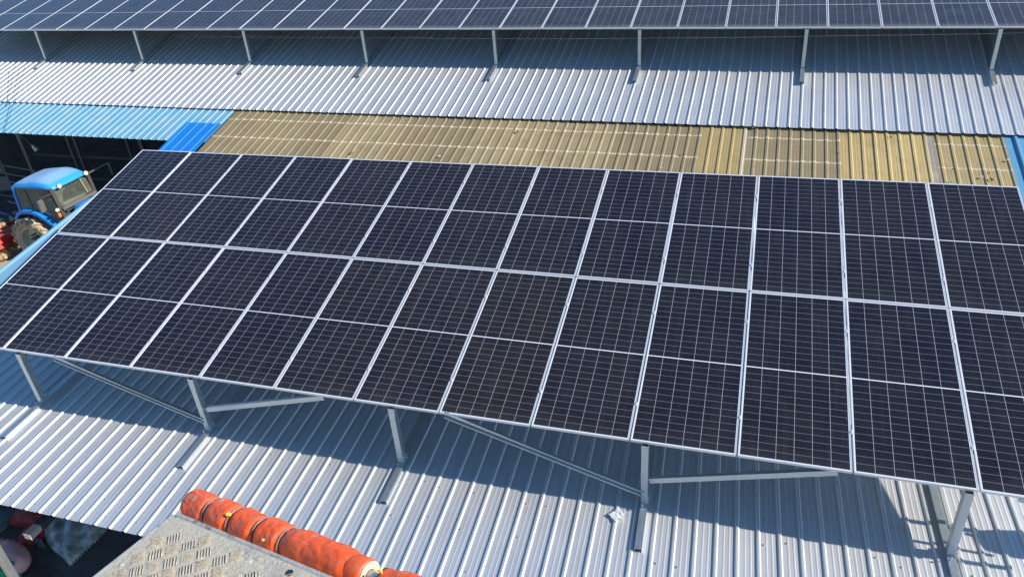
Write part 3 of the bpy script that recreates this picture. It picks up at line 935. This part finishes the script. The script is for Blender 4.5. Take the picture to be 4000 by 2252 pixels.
for s, base, tip, w_ in ((-1, V((1.16, -0.72, 2.14)), V((0.95, -0.98, 2.04)), 0.24), (1, V((1.16, 0.70, 2.20)), V((1.60, 1.22, 2.36)), 0.22)):
    o = tobj("mirror", MB().box(tip + V((0, 0, -0.17)), (0.07, w_, 0.36), (V((0.95, 0.3, 0)), V((-0.3, 0.95, 0)), V((0, 0, 1)))), 'tgrey', bevel=0.015)
    tobj("mirror_arm", MB().tube([base, tip + V((0, -.05 * s, 0.03)), tip + V((0, 0, -.15))], 0.028, 6), 'tgrey' if s > 0 else 'tdark', o)
tobj("side_marker", MB().lathe([(0.0, 0.02), (0.05, 0.015), (0.055, 0.0), (0.04, -0.03), (0, -0.03)], (1.20, -0.76, 1.66), (1, -0.8, 0.2), 12), 'lamp')
tobj("indicator_lamp", MB().box((1.20, -0.76, 1.50), (0.07, 0.08, 0.12)), 'orange_lens', bevel=0.012)
mb = MB(); prof = [(-0.36, 0.85), (-0.38, 1.42), (-0.28, 1.60), (0.28, 1.60), (0.38, 1.42), (0.36, 0.85)]
nn_ = len(prof)
mb.add([(1.32, y, z) for y, z in prof] + [(3.0, y * 0.85, z - 0.05) for y, z in prof], [tuple(range(nn_)), tuple(range(2 * nn_ - 1, nn_ - 1, -1))] + [(i, (i + 1) % nn_, nn_ + (i + 1) % nn_, nn_ + i) for i in range(nn_)])
tobj("bonnet", mb, 'tblue', bevel=0.02)
tobj("cowl", MB().box((1.27, 0, 1.64), (0.10, 1.30, 0.10)), 'tgrey', bevel=0.02)
# wheels
def wheel(c, R, wd, s, nl):
    t = MB(); h = wd / 2
    t.lathe([(R * .60, -h * .82), (R * .66, -h), (R * .86, -h * 1.05), (R * .94, -h * .9), (R * .955, -h * .4), (R * .955, h * .4), (R * .94, h * .9), (R * .86, h * 1.05), (R * .66, h), (R * .60, h * .82), (R * .60, -h * .82)], c, (0, 1, 0), 48)
    for k in range(nl):
        for sd in (-1, 1):
            a0 = 2 * math.pi * (k + (0.5 if sd > 0 else 0)) / nl
            pts = []
            for (yy, da) in ((0.02 * sd, 0.26), (h * 0.55 * sd, 0.10), (h * 1.02 * sd, 0.0)):
                a = a0 - da
                pts.append(V(c) + V((math.cos(a) * R * .965, yy, math.sin(a) * R * .965)))
            pts.append(V(c) + V((math.cos(a0) * R * .84, h * 1.08 * sd, math.sin(a0) * R * .84)))
            for a, b in zip(pts[:-1], pts[1:]):
                rad = ((a + b) / 2 - V(c)); rad.y = 0
                t.bar(a, b, 0.062, 0.085, rad.normalized())
    tobj("tyre", t, 'tyre', WHL)
    r = MB()
    r.lathe([(R * .60, -h * .8), (R * .63, -h * .92), (R * .615, -h * .95), (R * .57, -h * .84), (R * .55, -h * .30), (R * .50, h * .1), (R * .30, h * .16), (R * .14, h * .05), (0.0, h * .05)], c, (0, 1, 0) if s < 0 else (0, -1, 0), 40)
    tobj("rim", r, 'rim', WHL)
    hb = MB(); hb.lathe([(0.0, -0.02), (0.10, -0.02), (0.12, 0.05), (0.0, 0.06)], V(c) + V((0, 0.02 * s, 0)), (0, s, 0), 14)
    for i in range(8):
        a = i * math.pi / 4
        hb.box(V(c) + V((math.cos(a) * .17, 0.03 * s, math.sin(a) * .17)), (0.035, 0.10, 0.035))
    tobj("hub", hb, 'tdark', WHL)
for s in (-1, 1):
    for (x, R, wd, nl) in ((0.02, 0.68, 0.42, 18), (2.15, 0.45, 0.28, 16)):
        WHL = bpy.data.objects.new("wheel", None); COL.objects.link(WHL); WHL.parent = tr; WHL.empty_display_size = 0.1
        wheel(V((x, (0.76 if x < 1 else 0.72) * s, R)), R, wd, s, nl)
# rear fenders: a flat shoulder that slopes down towards the front
for s in (-1, 1):
    mb = MB(); yi, yo = 0.56 * s, 0.84 * s
    path = [(-0.50, 1.10), (-0.44, 1.38), (-0.30, 1.54), (-0.10, 1.62), (0.20, 1.63), (0.45, 1.55), (0.70, 1.40), (0.92, 1.20), (1.06, 1.04)]
    for i, (x, z) in enumerate(path):
        a = V(path[min(i + 1, len(path) - 1)] + (0,)) - V(path[max(i - 1, 0)] + (0,)); a.normalize()
        nx, nz = -a.y, a.x
        for (dd, y, dz) in ((-0.05, yi, 0), (0.0, yi, 0), (0.0, yo, -0.02), (-0.10, yo, -0.02)):
            mb.v.append(V((x + nx * dd, y, z + nz * dd + dz)))
    for i in range(len(path) - 1):
        for j in range(4):
            kk = (j + 1) % 4
            mb.f.append((i * 4 + j, i * 4 + kk, i * 4 + 4 + kk, i * 4 + 4 + j))
    mb.f.append((0, 1, 2, 3)); e = (len(path) - 1) * 4; mb.f.append((e + 3, e + 2, e + 1, e))
    tobj("fender", mb, 'tblue', bevel=0.012)
tobj("rear_linkage", MB().bar((-0.2, -0.35, 0.95), (-1.5, -0.4, 1.32), 0.07, 0.09).bar((-0.2, 0.35, 0.95), (-1.5, 0.4, 1.25), 0.07, 0.09).bar((-0.2, 0, 1.25), (-1.5, 0, 1.5), 0.06, 0.06), 'dark_blue')

# rotary tiller behind the tractor
tl = thing("rotary_tiller", "red rotary tiller caked in clay behind the tractor's rear wheel", "tiller", (-8.70, 7.83, YZ), rot=(0, 0, TR_YAW))
tl.scale = (0.937, 0.937, 0.937)
mb = MB()
pr = [(-0.5, 0.30), (-0.46, 0.62), (-0.15, 0.80), (0.25, 0.80), (0.32, 0.66), (0.20, 0.62), (0.28, 0.50), (0.12, 0.45), (-0.1, 0.60), (-0.38, 0.52), (-0.42, 0.30)]
mb.add([(x, -0.95, z) for x, z in pr] + [(x, 0.95, z) for x, z in pr], [tuple(range(len(pr))), tuple(range(2 * len(pr) - 1, len(pr) - 1, -1))] + [(i, (i + 1) % len(pr), len(pr) + (i + 1) % len(pr), len(pr) + i) for i in range(len(pr))])
obj("hood", mb, 'red', tl, local=True)
obj("crossbar", MB().bar((0.05, -1.0, 0.98), (0.05, 1.0, 0.98), 0.10, 0.12).bar((0.05, -0.6, 0.8), (0.05, -0.6, 1.0), 0.08, 0.08).bar((0.05, 0.5, 0.8), (0.05, 0.5, 1.0), 0.08, 0.08), 'red', tl, local=True)
mb = MB().tube([(-0.05, -0.92, 0.32), (-0.05, 0.92, 0.32)], 0.06, 10)
for k in range(9):
    y = -0.85 + k * 0.21
    for j in range(4):
        a = j * math.pi / 2 + k * 0.7
        p0 = V((-0.05, y, 0.32)); d = V((math.cos(a), 0, math.sin(a)))
        mb.bar(p0 + d * .05, p0 + d * .24, 0.06, 0.02, (0, 1, 0)); mb.bar(p0 + d * .24, p0 + d * .27 + V((0, 0.10 * (1 if j % 2 else -1), 0)), 0.06, 0.02)
for k in range(14): mb.blob((-0.05 + random.uniform(-.15, .2), -0.9 + k * 0.135, 0.30 + random.uniform(-.15, .12)), (0.11, 0.09, 0.10), 60 + k, 2, 0.35)
obj("tine_rotor", mb, 'clay', tl, local=True)
mb = MB()
for k in range(9): mb.blob((0.0 + random.uniform(-.1, .3), -0.85 + k * 0.2, 1.10 + random.uniform(-.03, .10)), (0.12, 0.11, 0.09), 90 + k, 2, 0.35)
obj("clay_clods", mb, 'clay', tl, local=True)

# things in the shed
sr = thing("pipe_rack", "dark rack of slanting steel pipes behind the tractor's cab", "rack", (-11.3, 10.4, GZ))
for k in range(5):
    z = GZ + 0.9 + 0.28 * k
    obj("pipe", MB().tube([(-12.9, 10.2, z + 0.35), (-10.2, 10.3, z)], 0.022, 6), 'shed_steel', sr)
for xx in (-12.6, -11.6, -10.4):
    obj("upright", MB().bar((xx, 10.35, GZ), (xx, 10.35, GZ + 2.3), 0.05, 0.05, (1, 0, 0)), 'shed_steel', sr)
wl = thing("work_light", "small white lamp hanging from a bent cable inside the dark shed", "lamp", (-11.0, 11.2, -1.5))
obj("cable", MB().tube([(-14.5, 11.2, -0.95), (-13.2, 11.2, -1.0), (-12.3, 11.2, -0.72), (-11.6, 11.2, -0.78), (-11.25, 11.2, -1.05), (-11.1, 11.2, -1.25)], 0.02, 6), 'shed_steel', wl)
obj("lamp_head", MB().lathe([(0.02, 0.0), (0.05, 0.05), (0.08, 0.22), (0.0, 0.24)], (-11.1, 11.2, -1.22), (0.6, 0, -0.8), 12), 'lamp', wl)
cb = thing("cabinet", "grey cabinet in the shadows of the shed, right of the tractor", "cabinet", (-7.1, 10.6, GZ))
obj("body", MB().box((-7.1, 10.6, GZ + 0.75), (0.9, 0.6, 1.5)), 'shed_steel', cb, bevel=0.01)
obj("door", MB().box((-7.1, 10.28, GZ + 0.75), (0.8, 0.02, 1.36)), 'shed_steel', cb)
cr = thing("crate_stack", "stacked grey boxes at the left edge inside the dark shed", "boxes", (-13.0, 11.6, GZ))
for k, (xx, zz, wv) in enumerate(((-13.3, 0.35, 0.9), (-13.2, 1.05, 0.8), (-13.4, 1.7, 0.85), (-13.3, 2.2, 0.6))):
    obj("box", MB().box((xx, 11.6, GZ + zz), (wv, 0.7, 0.5), (V((1, 0, 0.12)).normalized(), V((0, 1, 0)), V((-.12, 0, 1)).normalized())), 'shed_steel', cr, bevel=0.02)

# ================================================================== UNDER THE NEAR EAVE (bottom left)
rafter(2.98, -1.87, -1.36, 0.115, 0.085, 'cream', "rafter_tail")
# sack
sk = thing("sack", "plump pink woven sack with a tied neck on the dark floor", "sack", (0.45, -0.85, GZ + 0.04))
mb = MB(); nr_, ns_ = 22, 18
axis = V((0.86, -0.36, -0.04)).normalized(); p0 = V((0.20, -0.80, GZ + 0.27))
e2 = V((0.36, 0.86, 0)).normalized(); e3 = axis.cross(e2)
for i in range(nr_ + 1):
    t = i / nr_
    r = 0.03 + (0.15 + 0.06 * t) * (math.sin(math.pi * min(1, t * 1.01)) ** 0.35) if 0.05 < t < 0.97 else (0.035 if t <= 0.05 else 0.06)
    if t < 0.05: r = 0.05
    for j in range(ns_):
        a = 2 * math.pi * j / ns_
        rr = r * (1 + 0.05 * math.sin(a * 5 + t * 9) + 0.03 * math.sin(a * 9 - t * 17) + (0.16 * math.sin(a * 7) if t < 0.20 else 0.03 * math.sin(a * 7 + t * 6)))
        q = p0 + axis * (t * 0.80 - 0.04) + e2 * math.cos(a) * rr + e3 * math.sin(a) * rr * 0.82
        q.z = max(q.z, GZ + 0.045)
        mb.v.append(q)
for i in range(nr_):
    for j in range(ns_):
        k = (j + 1) % ns_
        mb.f.append((i * ns_ + j, i * ns_ + k, (i + 1) * ns_ + k, (i + 1) * ns_ + j))
mb.f.append(tuple(range(ns_ - 1, -1, -1))); mb.f.append(tuple(nr_ * ns_ + j for j in range(ns_)))
obj("bag", mb, 'sack', sk, smooth=True)
mb = MB().blob(p0 - axis * 0.09, (0.07, 0.07, 0.07), 3, 2, 0.3); mb.tube([p0 - axis * .03 + e2 * .055 * math.cos(a) + e3 * .055 * math.sin(a) for a in [i * .7 for i in range(10)]], 0.008, 5)
obj("tied_neck", mb, 'sack', sk)
# netting: a folded mat with a toothed edge
nt_ = MB(); A, B, C_, D_ = V((0.30, -0.28, 0)), V((0.42, 0.10, 0)), V((1.45, 0.12, 0)), V((1.42, -0.72, 0))
NU, NV = 36, 30
def net_pt(s, t, top):
    p = (A * (1 - s) + D_ * s) * (1 - t) + (B * (1 - s) + C_ * s) * t
    h = 0.14 + 0.05 * math.sin(s * 7 + 1) * math.cos(t * 5) + 0.03 * math.sin(s * 15 + t * 11)
    ed = min(s, 1 - s, t, 1 - t)
    if ed < 0.001 and (round(s * NU) + round(t * NV)) % 2: p = p + (p - V((0.9, -0.2, 0))).normalized() * 0.045
    return V((p.x, p.y, GZ + 0.04 + (h if top else 0.0) * (0.55 + 0.45 * min(1, ed * 10))))
for top in (True, False):
    b = len(nt_.v)
    for i in range(NU + 1):
        for j in range(NV + 1): nt_.v.append(net_pt(i / NU, j / NV, top))
    for i in range(NU):
        for j in range(NV):
            a = b + i * (NV + 1) + j; nt_.f.append((a, a + NV + 1, a + NV + 2, a + 1))
K = (NU + 1) * (NV + 1)
for i in range(NU):
    for j in (0, NV): a = i * (NV + 1) + j; nt_.f.append((a, K + a, K + a + NV + 1, a + NV + 1))
for j in range(NV):
    for i in (0, NU): a = i * (NV + 1) + j; nt_.f.append((a, a + 1, K + a + 1, K + a))
tag(obj("netting", nt_, 'net', smooth=True), "folded grey-green netting with toothed edges on the floor under the eave", "netting")
rd = MB()
rd.blob((-0.05, -0.12, GZ + 0.13), (0.48, 0.20, 0.14), 5, 3, 0.18); rd.blob((0.36, -0.42, GZ + 0.13), (0.22, 0.22, 0.13), 6, 3, 0.16)
tag(obj("tarpaulin", rd, 'redcloth'), "dark red crumpled plastic sheet lying behind the pink sack", "tarpaulin")
tb = MB(); tb.blob((-0.62, -0.42, GZ + 0.14), (0.30, 0.34, 0.16), 15, 3, 0.2)
tag(obj("tarpaulin", tb, 'teal'), "grey-teal crumpled tarpaulin at the left edge beside the red sheet", "tarpaulin")
tag(obj("metal_plate", MB().box((0.61, -0.55, GZ + 0.22), (0.17, 0.05, 0.03)).box((0.61, -0.53, GZ + 0.12), (0.12, 0.04, 0.18)), 'shed_steel', bevel=0.005), "small grey metal plate standing between the sack and the netting", "plate")
pb = V((2.52, -2.02, GZ))
tag(obj("steel_post", MB().bar(pb, pb + V((0, 0, 2.55)), 0.085, 0.085, (1, 0, 0)), 'galv', bevel=0.004), "pale square steel post rising in the bottom left corner", "post")
cn_ = thing("jerrycan", "green can with an orange lid in the bottom left corner", "can", (0.66, -1.20, GZ + 0.04))
obj("body", MB().box((0.66, -1.20, GZ + 0.22), (0.34, 0.24, 0.34)), 'green', cn_, bevel=0.03)
obj("lid", MB().lathe([(0, 0.09), (0.07, 0.08), (0.075, 0.0)], (0.68, -1.16, GZ + 0.39), (0, 0, 1), 14), 'orange', cn_)

# ================================================================== LITTER
def crumple(c, r, seed, ax, flat=0.25):
    mb = MB(); rn = random.Random(seed)
    n = 7; e1, e2, e3 = ax
    for top in (0, 1):
        for i in range(n):
            for j in range(n):
                s, t = i / (n - 1) - .5, j / (n - 1) - .5
                mb.v.append(V(c) + e1 * (s * 2 * r + rn.uniform(-.1, .1) * r) + e2 * (t * 2 * r + rn.uniform(-.1, .1) * r) + e3 * (rn.uniform(0, flat) * r + (0.004 if top else 0)))
    for k in (0, n * n):
        for i in range(n - 1):
            for j in range(n - 1):
                a = k + i * n + j; mb.f.append((a, a + 1, a + n + 1, a + n))
    return mb
q = near_pt(10.27 - 1.66, 0.23, 0.004); d1 = (N_AX + N_DN * 0.9).normalized(); d2 = (N_AX - N_DN * 1.0).normalized()
tag(obj("plastic_wrap", crumple(q, 0.070, 3, (d1, d2, N_N), 0.28), 'paper'), "crumpled white plastic wrap on the near roof just below the shadow", "litter")
lit = [(-0.95, 0.45, 'leaf'), (-1.45, 0.9, 'leaf'), (4.05, 0.05, 'leaf'), (6.0, 0.6, 'leaf'), (4.4, 1.72, 'paper'), (2.1, 1.75, 'leaf'), (9.6, 1.75, 'paper'),
       (10.0, 1.2, 'leaf'), (15.35, 1.25, 'paper'), (15.95, 1.35, 'paper'), (15.75, 1.55, 'paper'), (15.9, 1.62, 'leaf'), (15.2, 1.75, 'paper'), (16.28, 0.95, 'paper'), (14.2, 0.28, 'leaf'), (13.2, 0.9, 'paper'), (11.4, 0.1, 'leaf')]
names = {'leaf': "dry leaf", 'paper': "white scrap"}
cnt_ = {'leaf': 0, 'paper': 0}
tot_ = {m: sum(1 for z in lit if z[2] == m) for m in names}
for i, (x, d, m) in enumerate(sorted(lit)):
    cnt_[m] += 1
    nm = "leaf" if m == 'leaf' else "scrap"
    kind = "curled brown dry leaf" if m == 'leaf' else "small white scrap of wrapping"
    o = obj(nm, crumple(tan_pt(x, d, 0.01), 0.016 + 0.008 * (i % 3), 30 + i, ((T_AX + T_DN * (.3 * (i % 4))).normalized(), T_DN, T_N), 0.9), m)
    tag(o, f"{kind} on the tan canopy, {ORD[cnt_[m]-1]} of its kind from the left", "litter", "litter on the canopy")

# unseen lump added beyond the array's right end to cast a roof shadow
lump_mb = MB().blob((15.95, 0.40, 0.0), (0.20, 0.16, 0.24), 77, 3, 0.12); lump_mb.tube([(15.8, 0.4, 0.1), (15.72, 0.46, 0.16)], 0.02, 6); lump_mb.blob((16.1, 0.22, -0.15), (0.12, 0.12, 0.2), 78, 2, 0.2)
tag(obj("shadow_lump", lump_mb, 'lump', smooth=True), "unseen dark lump added beyond the right edge to cast a shadow", "bag")

# ================================================================== LIFT PLATFORM in the foreground
PZ = 4.50
Pa, Pb, Pc = V((10.322, -5.410, PZ)), V((10.277, -5.581, PZ)), V((10.716, -5.475, PZ))
f1 = (Pb - Pa).normalized(); f2 = (Pc - Pa).normalized()
lp = thing("lift_platform", "mud-caked chequer plate platform corner of a lift in the foreground", "platform", (10.7, -5.8, 3.3))
mb = MB(); TH = 0.010
NI, NJ = 46, 60
LA, LB = 0.52, 0.86
def plate_pt(i, j, z):
    s, t = i / NI * LA, j / NJ * LB
    return Pa + f1 * s + f2 * t + V((0, 0, z))
b = 0
poly = [Pa + f1 * 0.006 + f2 * 0.0, Pa + f2 * 0.012, Pa + f2 * LB, Pa + f1 * LA + f2 * LB, Pa + f1 * LA]
mb.add([p for p in poly] + [p - V((0, 0, TH)) for p in poly], [tuple(range(5)), tuple(range(9, 4, -1))] + [(i, (i + 1) % 5, 5 + (i + 1) % 5, 5 + i) for i in range(5)])
# five-bar tread
crn = random.Random(2)
tile = 0.0315
g1 = V((0.832, 0.555, 0)).normalized(); g2 = V((g1.y, -g1.x, 0)); PO = V((10.451, -5.481, PZ))
for i in range(-16, 26):
    for j in range(-12, 30):
        c = PO + g1 * (i * tile) + g2 * (j * tile)
        rel = c - Pa
        # coordinates along the edges
        det = f1.x * f2.y - f1.y * f2.x
        s = (rel.x * f2.y - rel.y * f2.x) / det; t = (f1.x * rel.y - f1.y * rel.x) / det
        if not (0.02 < s < LA - .03 and 0.02 < t < LB - .03): continue
        la, lb = (g1, g2) if (i + j) % 2 else (g2, g1)
        if crn.random() < 0.05 + 0.9 * max(0.0, 1 - s / 0.075): continue      # buried under the mud
        for k in range(5):
            cc = c + lb * ((k - 2) * 0.0056)
            L_ = 0.0138; hh = (0.0052 if la is g1 else 0.0028) * crn.uniform(0.6, 1.0)
            vs = [cc - la * L_, cc + lb * 0.0017, cc + la * L_, cc - lb * 0.0017]
            top = [cc - la * (L_ * .7), cc + la * (L_ * .7)]
            mb.add([p - V((0, 0, 0.0008)) for p in vs] + [p + V((0, 0, hh)) for p in top], [(0, 1, 5, 4), (1, 2, 5), (2, 3, 4, 5), (3, 0, 4)])
obj("chequer_plate", mb, 'plate', lp)
mb = MB()
up = V((0, 0, 1))
o1 = V((f2.y, -f2.x, 0)); o1 = -o1 if o1.dot(f1) > 0 else o1     # outward of edge along f2
o2 = V((f1.y, -f1.x, 0)); o2 = -o2 if o2.dot(f2) > 0 else o2
mb.prism(Pa + o1 * 0.004 - up * 0.02, Pa + f2 * LB + o1 * 0.004 - up * 0.02, [(-0.020, -0.004), (0.0205, -0.004), (0.0215, 0.002), (0.0205, 0.005), (-0.020, 0.005)], up)
mb.prism(Pa + o2 * 0.004 - up * 0.02, Pa + f1 * LA + o2 * 0.004 - up * 0.02, [(-0.020, -0.004), (0.0205, -0.004), (0.0220, 0.002), (0.0205, 0.005), (-0.020, 0.005)], up)
obj("edge_angle", mb, 'edge', lp)
mb = MB(); hc = Pa + f2 * 0.335 + f1 * 0.018
mb.lathe([(0.0, 0.0016), (0.0065, 0.0016), (0.0075, 0.0012), (0.0, 0.0012)], hc, (0, 0, 1), 14)
obj("bolt_hole", mb, 'wire', lp)
mb = MB()
for i in range(34):
    s, t = crn.uniform(0.01, LA * .5), crn.uniform(0.01, LB * .6)
    r = crn.uniform(0.003, 0.010)
    mb.blob(Pa + f1 * s + f2 * t + V((0, 0, -0.001)), (r * crn.uniform(1, 1.8), r, r * 0.35), 200 + i, 2, 0.3)
mc = obj("mud_crust", mb, 'plate', lp); mc["kind"] = "stuff"

# padded rail just beyond the platform
pr_ = thing("padded_rail", "steel rail wrapped in scuffed orange foam padding tied with tape", "rail", (10.45, -5.3, 4.36))
L0, L1 = V((10.175, -5.2300, 4.306)), V((10.676, -5.3470, 4.360))
tt = (L1 - L0).normalized(); ea = V((-tt.y, tt.x, 0)).normalized(); eb = tt.cross(ea)
LEN = (L1 - L0).length
cuts_ = [-0.055, 0.118, 0.288, 0.465, 0.632, 1.046]
def sleeve(t0, t1, r0, seed, flare0=0.0, flare1=0.0):
    mb = MB(); n, ms = 72, 44; rn = random.Random(seed); ph = [rn.uniform(0, 6) for _ in range(8)]
    for i in range(ms + 1):
        s = i / ms; d = (t0 + (t1 - t0) * s) * LEN
        pinch = 1.03 - 0.20 * (math.exp(-(s / 0.10) ** 2) + math.exp(-((1 - s) / 0.10) ** 2)) + flare0 * math.exp(-(s / .2) ** 2) + flare1 * math.exp(-((1 - s) / .2) ** 2)
        for j in range(n):
            a = 2 * math.pi * j / n
            flap = max(0.0, min(1.0, (s - 0.50) / 0.42)) * math.exp(-((a - 3.75 - 0.25 * math.sin(ph[4])) / 0.55) ** 2) * (1 if flare1 > 0 else 0)
            q_ = L0 + tt * d + ea * (math.cos(a) * r0) + eb * (math.sin(a) * r0)
            wr = mnoise.noise(q_ * 22.0 + V((0, seed, 0))) * 0.055 + abs(mnoise.noise(q_ * 42.0 + V((seed, 0, 5)))) * -0.055 + 0.012 + mnoise.fractal(q_ * 85.0 + V((seed, 0, 0)), 0.8, 2.1, 4) * 0.028 + mnoise.noise(V((d * 45.0, a * 2.2, seed))) * 0.035
            r = r0 * (pinch + (1.10 - pinch) * flap + 0.14 * flap) * (1 + wr + 0.030 * math.sin(2 * a + ph[0] + s * 3) + 0.014 * math.sin(5 * a + ph[1] + s * 5) + 0.06 * math.exp(-((a - 3.6 - .3 * math.sin(ph[3])) / .25) ** 2))
            mb.v.append(L0 + tt * d + ea * (math.cos(a) * r) + eb * (math.sin(a) * r))
    for i in range(ms):
        for j in range(n):
            k = (j + 1) % n
            mb.f.append((i * n + j, i * n + k, (i + 1) * n + k, (i + 1) * n + j))
    mb.f.append(tuple(range(n))); mb.f.append(tuple(ms * n + n - 1 - j for j in range(n)))
    return mb
for i in range(5):
    o = obj("foam_sleeve", sleeve(cuts_[i] + 0.004, cuts_[i + 1] - 0.004, 0.0385 + 0.0012 * (i % 2), 70 + i, 0.05 if i == 0 else 0, 0.001 if i in (0, 2, 3, 4) else 0.0), 'foam', pr_, smooth=True)
    if 0 < i:
        c = L0 + tt * (cuts_[i] * LEN)
        mb = MB(); mb.tube([c + (ea * math.cos(a) + eb * math.sin(a)) * 0.0355 for a in [k_ * math.pi / 16 for k_ in range(33)]], 0.0020, 6, False)
        obj("tie_tape", mb, 'tape', pr_)
ce = L0 + tt * (1.046 * LEN)
obj("foam_collar", MB().lathe([(0.034, -0.012), (0.0355, 0.0), (0.035, 0.022), (0.033, 0.030), (0.012, 0.031), (0.010, 0.02)], ce, tt, 36), 'foam', pr_, smooth=True)
obj("foam_core", MB().lathe([(0.031, 0.0), (0.0318, 0.034), (0.027, 0.036), (0.016, 0.0345), (0.0145, -0.03), (0.0, -0.03)], ce, tt, 36), 'foam_core', pr_)
s2 = L0 + tt * (1.15 * LEN)
L0b = L0; cut2 = (1.185, 2.0)
obj("foam_sleeve", sleeve(cut2[0], cut2[1], 0.036, 95), 'foam', pr_, smooth=True)
obj("rail_tube", MB().tube([L0 + tt * 0.01, L0 + tt * (1.95 * LEN)], 0.0142, 16), 'galv', pr_)
def foam_tag(t, a, l, seed):
    c = L0 + tt * (t * LEN); d = (ea * math.cos(a) + eb * math.sin(a))
    mb = MB().blob(c + d * 0.040, (0.007, 0.005, 0.003), seed, 2, 0.4)
    obj("foam_tag", mb, 'yellow', pr_)
foam_tag(0.29, 1.9, 0.02, 1); foam_tag(0.56, 2.4, 0.02, 2); foam_tag(0.02, 4.0, 0.02, 3); foam_tag(1.20, 1.7, 0.02, 4)
c = L0 + tt * (0.45 * LEN)
obj("yellow_strip", MB().tube([c + (ea * math.cos(a) + eb * math.sin(a)) * 0.041 + tt * (0.02 * (a - 3.4)) for a in (3.5, 3.8, 4.1, 4.4)], 0.0025, 6), 'yellow', pr_)
mb = MB()
for (t, a) in ((0.13, 3.9), (0.48, 3.9)):
    cc = L0 + tt * (t * LEN) - ea * 0.034 - eb * 0.0 + V((0, 0, -0.020))
    mb.blob(cc, (0.016, 0.010, 0.009), int(t * 100), 2, 0.4)
obj("torn_foam", mb, 'foam_core', pr_)
mb = MB(); rn = random.Random(4)
for k in range(14):
    t = rn.uniform(-0.05, 0.06); a = rn.uniform(1.2, 2.2); p = L0 + tt * (t * LEN) + (ea * math.cos(a) + eb * math.sin(a)) * 0.039
    q = p + V((rn.uniform(-.012, .012), rn.uniform(0, .01), rn.uniform(.008, .022))); r_ = q + V((rn.uniform(-.012, .012), 0, rn.uniform(-.004, .008)))
    mb.tube([p, q, r_], 0.0004, 4)
obj("loose_threads", mb, 'tape', pr_)
